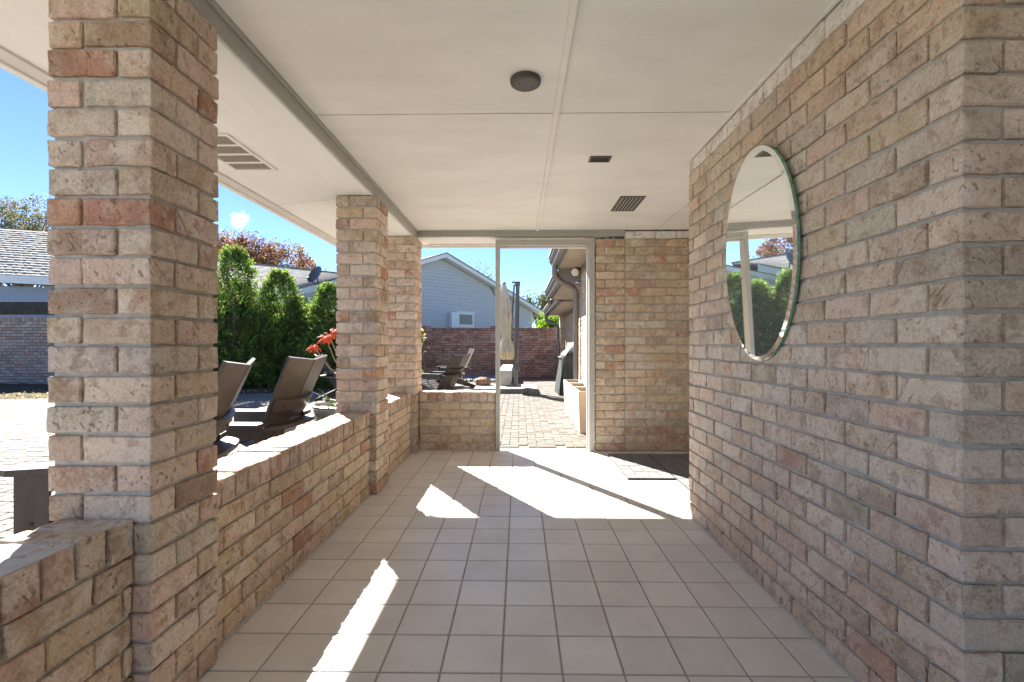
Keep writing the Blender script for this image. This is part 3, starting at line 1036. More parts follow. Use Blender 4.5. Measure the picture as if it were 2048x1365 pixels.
# ------------------------------------------------------------------ adirondack chairs
def make_chair(zt=1.005, yt=-.455):
    root = empty('adirondack_chair', (0, 0, 0), 0)
    # local frame: forward = +Y, x across.  back board plane
    zb, yb = .15, -.08
    dirb = Vector((0, yt - yb, zt - zb)).normalized()
    ln = math.hypot(yt - yb, zt - zb)
    nb_ = Vector((0, -dirb.z, dirb.y))       # pointing rearward
    for s in (-1, 1):
        mb = MB()
        # board: slightly angled forward at outer edge, outer edge gently tapering
        w0, w1 = .006, .325
        th = .020
        secs = 8
        vs, fs = [], []
        for i in range(secs + 1):
            t = i / secs
            base = Vector((0, yb, zb)) + dirb * (ln * t)
            wo = w1 - .035 * (1 - t)
            ang = -.10 * s
            for (xx, dn) in ((w0, 0), (wo, 0), (wo, th), (w0, th)):
                p = base + nb_ * (dn - .045 * (xx / .33) ** 2) + Vector((s * xx, 0, 0))
                if i == secs:
                    p = p + dirb * (.012 * (xx / .33))
                vs.append(tuple(p))
        for i in range(secs):
            for k in range(4):
                k2 = (k + 1) % 4
                fs.append((i * 4 + k, i * 4 + k2, (i + 1) * 4 + k2, (i + 1) * 4 + k))
        fs += [(3, 2, 1, 0), (secs * 4, secs * 4 + 1, secs * 4 + 2, secs * 4 + 3)]
        mb.add(vs, fs)
        mb.build('back_board', M['plastic_brown'], root)

    def curved(z0, z1, half, dn0, dn1, curve, tfac, name, at_t):
        mb = MB()
        vs, fs = [], []
        K = 12
        for i in range(K + 1):
            xx = -half + 2 * half * i / K
            base = Vector((0, yb, zb)) + dirb * (ln * at_t)
            bow = curve * (xx / half) ** 2
            for (zz, dn) in ((z0, dn0), (z1, dn0), (z1, dn1), (z0, dn1)):
                p = base + nb_ * (dn - bow) + dirb * zz + Vector((xx, 0, 0))
                vs.append(tuple(p))
        for i in range(K):
            for k in range(4):
                k2 = (k + 1) % 4
                fs.append((i * 4 + k, i * 4 + k2, (i + 1) * 4 + k2, (i + 1) * 4 + k))
        fs += [(3, 2, 1, 0), (K * 4, K * 4 + 1, K * 4 + 2, K * 4 + 3)]
        mb.add(vs, fs)
        return mb.build(name, M['plastic_brown'], root)
    br = curved(-.05, .045, .29, .0215, .052, .05, 0, 'back_brace', .60)
    for xx in (-.2, 0.0, .14, .24):
        mb = MB()
        base = Vector((0, yb, zb)) + dirb * (ln * .60) + nb_ * (.0525 - .05 * (xx / .29) ** 2) + Vector((xx, 0, 0))
        mb.tube([base, base + nb_ * .003], .008, 8)
        mb.build('bolt', M['vent_dark'], br)
    # arm level rear rail: a flat curved board
    mb = MB()
    za, K = .505, 14
    tb = (za - zb) / (zt - zb)
    ymid = yb + (yt - yb) * tb - .028
    vs, fs = [], []
    for i in range(K + 1):
        xx = -.375 + .75 * i / K
        q = (xx / .375) ** 2
        yin = ymid + .055 * q
        yout = ymid - .115 + .12 * q * q
        for (yy, zz) in ((yin, za - .024), (yout, za - .024), (yout, za + .004), (yin, za + .004)):
            vs.append((xx, yy, zz))
    for i in range(K):
        for k in range(4):
            k2 = (k + 1) % 4
            fs.append((i * 4 + k, i * 4 + k2, (i + 1) * 4 + k2, (i + 1) * 4 + k))
    fs += [(3, 2, 1, 0), (K * 4, K * 4 + 1, K * 4 + 2, K * 4 + 3)]
    mb.add(vs, fs)
    mb.build('rear_rail', M['plastic_brown'], root)
    for s in (-1, 1):
        # arm: flat board with a clipped front corner
        mb = MB()
        xi, xo = s * .285, s * .425
        poly = [(xi, -.24, .51), (xo, -.24, .51), (xo, .44, .51), (s * .395, .485, .51), (s * .31, .485, .51), (xi, .45, .51)]
        mb.prism(poly, (0, 0, .028))
        arm = mb.build('arm', M['plastic_brown'], root)
        mb = MB()
        mb.box(min(s * .335, s * .36), max(s * .335, s * .36), -.22, .37, .42, .5095, bev=.003)
        mb.build('apron', M['plastic_brown'], arm)
        mb = MB()
        x0, x1 = sorted((s * .3615, s * .387))
        mb.box(x0, x1, .295, .43, 0, .5095, bev=.003)
        leg = mb.build('leg', M['plastic_brown'], root)
        for zz in (.20, .27):
            mb = MB()
            mb.tube([(s * .387, .36, zz), (s * .3905, .36, zz)], .009, 8)
            mb.build('bolt', M['vent_dark'], leg)
        # side stringer doubling as the rear leg
        mb = MB()
        x0 = s * .310 if s > 0 else s * .336
        poly = [(x0, .425, .36), (x0, .425, .25), (x0, .36, .20), (x0, -.36, 0), (x0, -.53, 0), (x0, -.50, .03), (x0, -.10, .20), (x0, .05, .26), (x0, .42, .372)]
        mb.prism(poly, (.026, 0, 0))
        mb.build('stringer', M['plastic_brown'], root)
    for k in range(6):
        t = k / 5
        y, z = -.06 + .50 * t, .205 + .165 * t
        mb = MB()
        Mx = Matrix.Translation((0, y, z)) @ Matrix.Rotation(R(18), 4, 'X')
        mb.box(-.305, .305, -.043, .043, 0, .022, bev=.003, M=Mx)
        mb.build('seat_slat', M['plastic_brown'], root)
    return root


chair = make_chair()


def place_chair(c, back_top_x, back_top_y, fwd, label):
    """set so the seam at the top of the back stands over the given point; fwd = facing direction"""
    fx, fy = Vector(fwd).normalized()
    ang = math.atan2(-fx, fy)
    c.location = (back_top_x + fx * .455, back_top_y + fy * .455, ZP)
    c.rotation_euler = (0, 0, ang)
    tag(c, label, 'chair', 'dark brown adirondack chairs on the patio')


place_chair(chair, -1.665, 3.77, (-1, .02), 'brown adirondack chair, its whole back seen over the low wall between two pillars')
ch = copy_tree(chair)
place_chair(ch, -1.64, 2.80, (-.955, -.30), 'brown adirondack chair half hidden by the largest pillar, one arm showing left of it')
far_chair = ch = make_chair(.905, -.52)
place_chair(ch, -3.86, 9.1, (.80, .60), 'adirondack chair facing right behind the middle pillar, beside the potted aloe')
ch = copy_tree(far_chair)
place_chair(ch, -1.19, 9.5, (-.90, .44), 'adirondack chair with its dark back to us, seen over the end low wall')
ch = copy_tree(chair)
place_chair(ch, -1.22, 12.6, (-.93, -.30), 'farthest adirondack chair, sunlit edge, just in front of the garden wall')

# ------------------------------------------------------------------ aloe in a galvanised tub
pc = Vector((-1.60, 4.28, ZP))
pot = empty('potted_aloe', pc, 0, 'aloe with orange flowers in a pale galvanised tub behind the middle pillar', 'potted plant')
mb = MB()
H = .575
prof = [(.0001, .0), (.20, .0), (.205, .01), (.235, .20), (.238, .205), (.236, .215), (.262, H - .03), (.272, H - .02), (.274, H), (.262, H + .004), (.255, H - .03), (.25, H - .07), (.0001, H - .07)]
mb.lathe(prof, 40)
tub = mb.build('tub', M['galv'], pot)
mb = MB()
mb.lathe([(.0001, H - .055), (.15, H - .058), (.249, H - .068)], 24)
mb.build('soil', M['soil'], tub)


def blade(mb, base, az, length, rise, droop, w, mi=0, col=(1, 1, 1, 0)):
    K = 8
    vs, fs = [], []
    d = Vector((math.cos(az), math.sin(az), 0))
    sd = Vector((-d.y, d.x, 0))
    for i in range(K + 1):
        t = i / K
        p = Vector(base) + d * (length * (t * .85)) + Vector((0, 0, rise * t - droop * t * t))
        ww = w * (1 - t ** 1.6) + .001
        vs += [tuple(p - sd * ww + Vector((0, 0, ww * .5))), tuple(p - Vector((0, 0, ww * .45))), tuple(p + sd * ww + Vector((0, 0, ww * .5))), tuple(p + Vector((0, 0, ww * .25)))]
    for i in range(K):
        for k in range(4):
            k2 = (k + 1) % 4
            fs.append((i * 4 + k, i * 4 + k2, i * 4 + 4 + k2, i * 4 + 4 + k))
    mb.add(vs, fs, mi, col, True)


mb = MB()
for k in range(22):
    az = k * 2.4 + random.uniform(-.2, .2)
    l_ = random.uniform(.22, .36)
    blade(mb, (random.uniform(-.08, .08), random.uniform(-.08, .08), H - .06), az, l_, random.uniform(.12, .34), random.uniform(.05, .16), random.uniform(.016, .026))
mb.build('leaf', M['aloe'], pot)
stem0 = Vector((.055, -.02, H - .05))
top = Vector((.02, .0, 1.18))
tips = []
mbs = MB()
mbs.tube([stem0, stem0.lerp(top, .5) + Vector((.015, 0, 0)), top], [.011, .009, .006], 8)
for (t, dx, dy, dz) in ((.42, -.30, -.03, .30), (.60, -.185, .05, .28), (.66, .17, .0, .30), (.75, -.09, -.06, .22), (.80, .10, .07, .20), (1.0, -.03, .0, .13), (.72, .05, -.1, .26), (.50, -.24, .08, .33), (.66, -.10, .10, .31)):
    b0 = stem0.lerp(top, t)
    b1 = b0 + Vector((dx, dy, dz))
    mid = b0 + Vector((dx * .55, dy * .5, dz * .35))
    mbs.tube([b0, mid, b1], [.0065, .005, .004], 7)
    tips.append(b1)
mbs.build('flower_stalk', M['stalk'], pot)
for tip in tips:
    mb = MB()
    for k in range(42):
        a_ = random.uniform(0, 6.28)
        el = random.uniform(-1.1, 1.0)
        r_ = random.uniform(.035, .078)
        d = Vector((math.cos(a_) * math.cos(el), math.sin(a_) * math.cos(el), math.sin(el) * .8))
        p1 = tip + d * r_ + Vector((0, 0, -.018))
        mb.tube([tip + d * .008, tip + d * r_ * .6, p1], [.0015, .0038, .0022], 5)
    mb.build('flower_head', M['petal'], pot)

# ------------------------------------------------------------------ umbrella, pad, plinth, rocks
mb = MB()
for i in range(7):
    x0 = -1.05 + i * .212
    mb.box(x0 + .003, x0 + .209, 10.75 + random.uniform(0, .008), 10.86, -.05, .090 + random.uniform(-.004, .004), 1, bev=.008)
mb.box(-1.05, .425, 10.861, 11.95, -.05, .092, 0, bev=.01)
tag(mb.build('umbrella_pad', [M['concrete'], M['concrete_dark']]), 'raised concrete pad with mossy block edge under the umbrella pole', 'concrete pad')

mb = MB()
mb.box(-.50, -.205, 11.58, 15.2, .094, .40, 0, bev=.012)
mb.box(-.52, -.185, 11.55, 15.22, .402, .47, 1, bev=.012)
tag(mb.build('stone_plinth', [M['concrete'], M['pale_rock']]), 'low grey stone plinth with pale cap behind the umbrella canopy', 'plinth')

um = empty('cantilever_umbrella', (-.085, 11.42, .092), 0, 'closed cream cantilever umbrella hanging from a dark grey pole', 'umbrella')
mb = MB()
mb.tube([(0, 0, 0), (.014, 0, .4), (.055, 0, 2.50)], .050, 16)
mb.tube([(0, 0, .0), (0, 0, .02)], .085, 16)
mb.build('pole', M['dark_metal'], um)
mb = MB()
mb.box(-.085, .115, -.05, .05, 2.505, 2.54, bev=.006)
mb.box(-.01, .115, -.06, .06, 2.44, 2.50, bev=.01)
mb.build('pole_cap', M['dark_metal'], um)
mb = MB()
mb.tube([(-.03, -.02, 2.47), (-.07, -.03, 1.9), (-.13, -.04, 1.25)], .022, 10)
mb.build('arm', M['dark_metal'], um)
mb = MB()
mb.box(-.06, .10, -.09, -.045, .34, .50, bev=.015)
mb.tube([(.02, -.09, .42), (.02, -.13, .42), (.11, -.14, .36)], .013, 8)
mb.tube([(.11, -.14, .36), (.12, -.20, .355)], .014, 8)
mb.build('crank', M['dark_metal'], um)
mb = MB()
mb.tube([(-.085, -.06, 1.42), (-.055, -.06, 1.52), (-.05, -.06, 1.62), (-.08, -.06, 1.72)], .011, 8)
mb.build('handle', M['dark_metal'], um)
# folded canopy: gathered pleats
cxu = -.195
prof = [(.02, 2.50), (.055, 2.47), (.095, 2.30), (.118, 2.05), (.140, 1.86), (.150, 1.72), (.137, 1.60), (.118, 1.42), (.095, 1.22), (.088, 1.16), (.10, 1.10), (.128, .98), (.165, .82), (.192, .70), (.195, .66), (.170, .62)]


prof = [(r_, z if z > 1.2 else z + .20 * (1.2 - z) / .6) for r_, z in prof]


def pleat(r_, z, a):
    k = min(1, max(0, (2.52 - z) / .6))
    return r_ * (1 + k * (.24 * math.sin(8 * a + 1.2 * math.sin(z * 2.2)) + .07 * math.sin(17 * a + z * 3)))


mb = MB()
mb.lathe(prof, 96, (cxu, 0, -.0), wob=pleat)
def hang(m_):
    for q in m_.v:
        q[:, 0] -= .09 * (q[:, 2] - .6) / 1.9


hang(mb)
cano = mb.build('canopy', M['canvas'], um)
mb = MB()
def valw(r_, z, a):
    return r_ * (1 + .13 * math.sin(13 * a + 2) + .06 * math.sin(29 * a))
mb.lathe([(.178, .86), (.186, .81), (.165, .72), (.125, .65), (.06, .68)], 96, (cxu, 0, 0), wob=valw)
hang(mb)
mb.build('valance', noise_mat('valance_canvas', (.58, .47, .28), (.66, .56, .38), 9, .85, .002, 140, .2), cano)
mb = MB()
mb.lathe([(.0001, 2.535), (.03, 2.53), (.055, 2.505), (.05, 2.485)], 20, (cxu, 0, 0))
hang(mb)
mb.build('finial', M['dark_metal'], um)
mb = MB()
mb.lathe([(.105, 1.20), (.112, 1.17), (.105, 1.14)], 40, (cxu, 0, 0))
hang(mb)
mb.build('strap', M['canvas'], cano)
mb = MB()
for k in range(8):
    a_ = k * math.pi / 4 + .2
    mb.lathe([(.0001, -.012), (.011, 0), (.0001, .012)], 8, (cxu + .157 * math.cos(a_), .157 * math.sin(a_), 1.80))
hang(mb)
mb.build('rib_end', M['vent_dark'], um)


def rock(name, c, r3, label, mat, seed):
    rg = np.random.default_rng(seed)
    import bmesh
    bm = bmesh.new()
    bmesh.ops.create_icosphere(bm, subdivisions=4, radius=1)
    v = np.array([q.co[:] for q in bm.verts])
    f = [tuple(x.index for x in fc.verts) for fc in bm.faces]
    bm.free()
    for k in range(14):
        d = rg.normal(0, 1, 3); d /= np.linalg.norm(d)
        cut = rg.uniform(.62, .92)
        h = v @ d
        v = v - np.where(h > cut, h - cut, 0)[:, None] * d
    for k in range(10):
        d = rg.normal(0, 1, 3) * rg.uniform(2, 14)
        v *= (1 + .018 * np.sin(v @ d + rg.uniform(0, 6)))[:, None]
    mb = MB()
    mb.add(v * np.array(r3) + np.array(c), f, 0)
    return tag(mb.build(name, mat), label, 'rock')


rock('boulder', (-.90, 11.7, .12), (.245, .20, .19), 'rust brown boulder on the bed edge beside the chair with its back to us', M['rock'], 5)
rock('boulder', (-.66, 11.15, .02), (.16, .14, .09), 'flat pale boulder left of the umbrella pad', M['pale_rock'], 8)
# pebbles of the bed along the garden wall
mb = MB()
oct_v = np.array([(1, 0, 0), (-1, 0, 0), (0, 1, 0), (0, -1, 0), (0, 0, 1), (0, 0, -1)], float)
oct_f = [(0, 2, 4), (2, 1, 4), (1, 3, 4), (3, 0, 4), (2, 0, 5), (1, 2, 5), (3, 1, 5), (0, 3, 5)]
for k in range(1500):
    x = random.uniform(-4.2, -.55)
    y = random.uniform(max(bed_front(x), 12.2 if x > -2.2 else 0) , 15.9)
    s = random.uniform(.03, .075)
    g = random.uniform(.6, 1.3)
    mb.add(oct_v * np.array([s, s * random.uniform(.6, 1), s * .6]) + np.array([x, y, ZP + .05]), oct_f, 0, (g, g, g * 1.05, 0), True)
tag(mb.build('pebbles', noise_mat('river_pebble', (.16, .18, .21), (.33, .35, .38), 9, .7, vcol=True), fixn=False), 'blue grey river pebbles along the foot of the garden wall', 'pebbles', kind='stuff')

# ------------------------------------------------------------------ house wing on the right with gutters
wing = empty('house_wing', (1.2, 8.0, 0), 0, 'brick house wing with stepped eaves, grey gutters and downspouts right of the patio', 'house')


def wp(name, mb, mat, parent=None):
    o = mb.build(name, mat, parent or wing)
    if parent is None:
        o.matrix_parent_inverse = Matrix.Translation((-1.2, -8.0, 0))
    return o


mb = MB()
XW1, XW2 = 1.05, 1.50
run(mb, 'y', 5.18, 8.30, XW1, XW1 + .09, ZP, 28, PAL_FAR, 1, .03, lambda k: BL if k % 2 else BL / 2)
mb.box(XW1 + .008, XW2 + .2, 5.18, 8.292, -.06, 2.36, 1)
run(mb, 'y', 8.30, 16.0, XW2, XW2 + .09, ZP, 26, PAL_FAR, 2, .03, lambda k: BL if k % 2 else BL / 2)
mb.box(XW2 + .008, XW2 + .2, 8.30, 16.0, -.06, 2.2, 1)
run(mb, 'x', 1.36, 1.50, 15.55, 15.64, ZP, 26, PAL_FAR, 2, .03, lambda k: BL)
mb.box(1.368, 1.5, 15.558, 16.0, -.06, 2.17, 1)
wp('wall', mb, [M['brick'], M['mortar']])


def gutter(x, y0, y1, z, x_wall, name='gutter'):
    """K-style gutter with its outer lip at x"""
    mb = MB()
    pr = [(x, z + .115), (x + .012, z + .115), (x + .014, z + .085), (x + .05, z + .035), (x + .055, z + .004), (x + .125, z + .004), (x + .125, z + .115), (x + .132, z + .12), (x + .132, z - .002), (x + .046, z - .002), (x + .04, z + .03), (x, z + .08)]
    mb.prism([(a_, y0, b_) for a_, b_ in pr], (0, y1 - y0, 0))
    g = wp(name, mb, M['gutter'])
    mb = MB()
    mb.box(x + .133, x + .153, y0, y1, z - .05, z + .14, bev=.002)
    wp('fascia', mb, M['gutter'])
    mb = MB()
    mb.box(x + .154, x_wall - .002, y0, y1, z - .03, z - .015)
    wp('soffit', mb, M['soffit_brown'])
    mb = MB()
    mb.box(x_wall - .028, x_wall - .0025, y0, y1, z - .13, z - .031)
    wp('frieze_board', mb, M['gutter'])
    mb = MB()
    mb.prism([(x - .02, y0, z + .125), (x_wall + 1.2, y0, z + .125 + (x_wall + 1.2 - x) * .33), (x_wall + 1.2, y0, z + .165 + (x_wall + 1.2 - x) * .33), (x - .02, y0, z + .165)], (0, y1 - y0, 0))
    mb.prism([(x + .154, y1 - .02, z - .014), (x_wall + .8, y1 - .02, z - .014), (x_wall + .8, y1 - .02, z + .12 + (x_wall + .8 - x) * .33), (x + .154, y1 - .02, z + .15)], (0, .019, 0))
    wp('roof', mb, M['shingle'])
    return g


gutter(.514, 5.34, 8.0, 2.42, XW1)
gutter(.60, 8.02, 10.85, 2.17, XW2)
gutter(.83, 10.87, 16.0, 2.12, XW2)


def downspout(pts, r_=.038):
    # rounded rectangular spout with elbows
    mb = MB()
    out = []
    P_ = [Vector(p) for p in pts]
    for i, p in enumerate(P_):
        if 0 < i < len(P_) - 1:
            a_ = p + (P_[i - 1] - p).normalized() * min(.09, (P_[i - 1] - p).length * .4)
            b_ = p + (P_[i + 1] - p).normalized() * min(.09, (P_[i + 1] - p).length * .4)
            for t in (0, .33, .67, 1):
                out.append(a_.lerp(p, t).lerp(p.lerp(b_, t), t))
        else:
            out.append(p)
    mb.tube(out, r_, 12)
    return wp('downspout', mb, M['gutter'])


downspout([(.60, 7.93, 2.43), (.60, 7.93, 2.22), (.985, 8.12, 2.06), (.985, 8.12, .06)], .046)
downspout([(.68, 10.78, 2.18), (.70, 10.8, 2.0), (.80, 10.95, 2.22)], .04)
downspout([(.90, 15.7, 2.13), (.92, 15.7, 1.92), (1.30, 15.6, 1.72), (1.30, 15.5, .04)], .055)
mb = MB()
for (cx_, cy_, cz_) in ((.90, 8.19, 2.30),):
    mb.lathe([(.0001, -.06), (.045, -.058), (.065, -.04), (.068, -.01), (.05, .05), (.03, .09)], 24)
fl = mb.build('flood_light', M['bulb_glass'], wing)
fl.rotation_euler = Vector((-.30, -1, -.12)).to_track_quat('-Z', 'Y').to_euler()
fl.location = (.945 - 1.2, 7.88 - 8.0, 2.315)
mb = MB()
mb.box(-.05, .05, -.012, .03, .092, .12, bev=.005)
mb.tube([(0, 0, .085), (0, 0, .10)], .028, 10)
mb.build('bracket', M['bulb_glass'], fl)

mb = MB()
mb.box(.668, 1.5, 7.985, 8.0, 2.16, 2.388)
wp('end_panel', mb, M['gutter'])

# planters against the wing


def planter(y0, y1, label):
    mb = MB()
    x0, x1, z0, z1, w = .745, 1.02, ZP, .515, .03
    t = .02
    a_ = [(x0 + t, y0 + t, z0), (x1 - t, y0 + t, z0), (x1 - t, y1 - t, z0), (x0 + t, y1 - t, z0)]
    b_ = [(x0, y0, z1), (x1, y0, z1), (x1, y1, z1), (x0, y1, z1)]
    c_ = [(x0 + w, y0 + w, z1), (x1 - w, y0 + w, z1), (x1 - w, y1 - w, z1), (x0 + w, y1 - w, z1)]
    d_ = [(x0 + w, y0 + w, z1 - .11), (x1 - w, y0 + w, z1 - .11), (x1 - w, y1 - w, z1 - .11), (x0 + w, y1 - w, z1 - .11)]
    v = a_ + b_ + c_ + d_
    f = [(3, 2, 1, 0), (12, 13, 14, 15)]
    for s in (0, 4, 8):
        for k in range(4):
            k2 = (k + 1) % 4
            f.append((s + k, s + k2, s + 4 + k2, s + 4 + k))
    mb.add(v, f)
    root = mb.build('planter', M['planter'])
    bv = root.modifiers.new('bevel', 'BEVEL'); bv.width = .008; bv.segments = 2
    tag(root, label, 'planter', 'tall sand coloured planters by the brick wing')
    mb = MB()
    mb.box(x0 + w + .001, x1 - w - .001, y0 + w + .001, y1 - w - .001, z1 - .107, z1 - .095)
    mb.build('soil', M['soil'], root)
    return root


planter(5.90, 6.56, 'nearest of three tall sand coloured planters, seen through the door frame')
planter(6.59, 7.24, 'middle of three tall sand coloured planters along the brick wing')
planter(7.27, 7.92, 'farthest of three tall sand coloured planters, in front of the downspout')

# covered grill
gr = empty('covered_grill', (1.20, 10.9, ZP), 0, 'barbecue grill under a dark green fitted cover beside the brick wing', 'grill')
rows = [(0.0, .33, .30, 0), (.25, .31, .285, 0), (.55, .275, .27, .01), (.80, .25, .255, .02), (.86, .245, .25, .02), (.93, .22, .225, .03), (1.02, .16, .15, .07), (1.09, .10, .09, .11), (1.12, .03, .03, .13)]
mb = MB()
nn_ = 64
vs, fs = [], []
for j, (z, hx, hy, sh) in enumerate(rows):
    for k in range(nn_):
        a_ = 2 * math.pi * k / nn_
        ca, sa = math.cos(a_), math.sin(a_)
        e = .28
        x = hx * abs(ca) ** e * (1 if ca > 0 else -1)
        y = hy * 2.0 * abs(sa) ** e * (1 if sa > 0 else -1)
        fold = 1 + (1 - z / 1.12) * .05 * math.sin(9 * a_ + 1.5 * math.sin(3 * a_))
        vs.append((x * fold + sh, y * fold, z + .01 * math.sin(5 * a_) * (j == 0)))
for j in range(len(rows) - 1):
    for k in range(nn_):
        k2 = (k + 1) % nn_
        fs.append((j * nn_ + k, j * nn_ + k2, (j + 1) * nn_ + k2, (j + 1) * nn_ + k))
fs.append(tuple(range((len(rows) - 1) * nn_, len(rows) * nn_)))
mb.add(vs, fs, 0, smooth=True)
mb.build('cover', M['grill_cover'], gr)
mb = MB()
mb.tube([(-.26, -.35, .83), (-.262, 0, .835), (-.26, .35, .83)], .012, 8)
mb.tube([(-.245, -.36, .84), (-.25, -.40, .60), (-.27, -.43, .30)], .010, 8)
mb.build('piping', noise_mat('cover_piping', (.20, .19, .16), (.28, .26, .22), 9, .7), gr)

# ------------------------------------------------------------------ neighbour gable house (behind garden wall)
A = P(893, 505, 21.5)
g_ = Vector((.725, .688, 0)).normalized()
b_ = Vector((-g_.y, g_.x, 0))
SL = .367
gh = empty('siding_house', (A.x, A.y, 0), 0, 'pale grey siding house with white gable trim behind the dark red garden wall', 'house')
AZ = A.z


def gp(t, z, o=0.0):
    q = Vector((A.x, A.y, 0)) + g_ * t + b_ * o
    return (q.x - A.x, q.y - A.y, z)


HALF, WALLH = 6.6, 6.0
OV = .45
mb = MB()
z, ch_ = -.1, .155
z_roof = AZ - .22
while z < z_roof - .02:
    z1 = min(z + ch_, z_roof)
    h0 = min(WALLH, (z_roof - z) / SL)
    h1 = min(WALLH, (z_roof - z1) / SL)
    vs = [gp(-h0, z, OV - .030), gp(h0, z, OV - .030), gp(h1, z1, OV), gp(-h1, z1, OV), gp(-h0, z, OV), gp(h0, z, OV)]
    mb.add(vs, [(0, 1, 2, 3), (4, 5, 1, 0)])
    z += ch_
mb.prism([gp(-WALLH, -.1, OV + .002), gp(WALLH, -.1, OV + .002), gp(WALLH, z_roof - SL * WALLH, OV + .002), gp(0, z_roof, OV + .002), gp(-WALLH, z_roof - SL * WALLH, OV + .002)], tuple(b_ * 10))
mb.build('wall', M['siding'], gh, fixn=False)
mb = MB()
for s in (-1, 1):
    th = .05
    vs = [gp(0, AZ, -.03), gp(s * HALF, AZ - SL * HALF, -.03), gp(s * HALF, AZ - SL * HALF - th, -.03), gp(0, AZ - th, -.03)]
    mb.prism(vs, tuple(b_ * 10.9))
mb.build('roof', M['shingle'], gh)
mb = MB()
for s in (-1, 1):
    vs = [gp(0, AZ - .052, 0), gp(s * HALF, AZ - SL * HALF - .052, 0), gp(s * HALF, AZ - SL * HALF - .23, 0), gp(0, AZ - .23, 0)]
    mb.prism(vs, tuple(b_ * .03))
    vs = [gp(s * (HALF - .03), AZ - SL * HALF - .052, .031), gp(s * HALF, AZ - SL * HALF - .052, .031), gp(s * HALF, AZ - SL * HALF - .23, .031), gp(s * (HALF - .03), AZ - SL * HALF - .23, .031)]
    mb.prism(vs, tuple(b_ * 10.5))
    q = s * WALLH
    vs = [gp(q, -.1, OV - .02), gp(q - s * .10, -.1, OV - .02), gp(q - s * .10, z_roof - SL * WALLH, OV - .02), gp(q, z_roof - SL * WALLH - .01, OV - .02)]
    mb.prism(vs, tuple(b_ * .018))
mb.build('rake_board', M['white_paint'], gh)
mb = MB()
for s in (-1, 1):
    vs = [gp(0, AZ - .20, .031), gp(s * HALF, AZ - SL * HALF - .20, .031), gp(s * HALF, AZ - SL * HALF - .19, .031), gp(0, AZ - .19, .031)]
    mb.prism(vs, tuple(b_ * (OV - .04)))
mb.build('soffit', M['soffit'], gh)


def gable_at(px, py):
    """(t, z) on the siding plane that shows at that pixel of the photograph"""
    u = (px - CX) / F_PX
    dx, dy = -SA + u * CA, CA + u * SA
    o = Vector((A.x, A.y, 0)) + b_ * (OV - .030)
    # o + g t = s (dx,dy)
    det = g_.x * (-dy) - (-dx) * g_.y
    t = ((-o.x) * (-dy) - (-dx) * (-o.y)) / det
    s = (g_.x * (-o.y) - g_.y * (-o.x)) / det
    return t, CAM_Z + s * (HY - py) / F_PX


def gable_box(name, p0, p1, mat, d0, d1, parent=gh, inset=0):
    t0, z1 = gable_at(*p0)
    t1, z0 = gable_at(*p1)
    mb = MB()
    mb.prism([gp(t0 + inset, z0 + inset, OV - .030 - d1), gp(t1 - inset, z0 + inset, OV - .030 - d1), gp(t1 - inset, z1 - inset, OV - .030 - d1), gp(t0 + inset, z1 - inset, OV - .030 - d1)], tuple(b_ * (d1 - d0)))
    return mb.build(name, mat, parent)


mb = MB()
cps = []
for (px_, py_) in ((972, 566), (980, 573), (986, 583), (992, 594), (998, 608)):
    t_, z_ = gable_at(px_, py_)
    cps.append(gp(t_, z_, OV - .05))
mb.tube(cps, .018, 6)
mb.build('cable', M['bronze'], gh)
gable_box('utility_box', (897, 625), (910, 656), M['white_paint'], .0, .26)
wn = gable_box('window', (914, 624), (947, 656), M['white_paint'], -.02, .035)
gable_box('pane', (918, 629), (944, 650), M['screen'], .036, .042, wn)
gable_box('head_trim', (912, 622.5), (951, 626.5), M['white_paint'], .036, .07, wn)

# ------------------------------------------------------------------ house behind the conifers, with dish
hh = empty('hip_roof_house', (-8.5, 18, 0), 0, 'house with brown shingle roof and white eaves rising behind the conifers', 'house')


def hp(name, mb, mat):
    o = mb.build(name, mat, hh)
    o.matrix_parent_inverse = Matrix.Translation((8.5, -18, 0))
    return o


# ridge recedes to the right; eave towards us; measured roof corners
Rg0, Rg1 = P(380, 516, 18.5), P(700, 551, 22.5)
Ev0, Ev1 = P(380, 640, 14.6), P(690, 555, 15.2)
Ev0.z = 2.35
Ev1.z = P(690, 553, 15.2).z
Em = P(597, 577, 15.6)
Rg0.z = max(Rg0.z, Rg1.z)
mb = MB()
up = Vector((0, 0, .06))
# main slope (fan) made of courses so shingle lines show
K = 22
for k in range(K):
    t0, t1 = k / K, (k + 1) / K
    a0, a1 = Ev0.lerp(Rg0, t0), Ev0.lerp(Rg0, t1)
    m0, m1 = Em.lerp(Rg1, t0), Em.lerp(Rg1, t1)
    l0 = Vector((0, 0, .03))
    S_ = 14
    for i in range(S_):
        s0, s1 = i / S_, (i + 1) / S_
        k_ = random.uniform(.75, 1.15)
        vs = [a0.lerp(m0, s0) + l0, a0.lerp(m0, s1) + l0, a1.lerp(m1, s1) + l0 * .2, a1.lerp(m1, s0) + l0 * .2, a0.lerp(m0, s0), a0.lerp(m0, s1)]
        mb.add([tuple(v) for v in vs], [(0, 1, 2, 3), (4, 5, 1, 0)], 0, (k_, k_, k_, 0))
for tri in ((Em, Ev1, Rg1),):
    mb.prism([tuple(q + Vector((0, 0, .02))) for q in tri], (0, 0, -.05), 0, (.9, .9, .9, 0))
Bk0, Bk1 = Rg0 + Vector((-3, 4, -1.6)), Rg1 + Vector((-3, 4, -1.6))
mb.add([tuple(Rg0), tuple(Rg1), tuple(Bk1), tuple(Bk0)], [(0, 1, 2, 3)], 0, (.9, .9, .9, 0))
hp('roof', mb, M['shingle_light'])
mb = MB()
mb.tube([Rg0 + Vector((0, 0, .03)), Rg1 + Vector((0, 0, .03))], .05, 6)
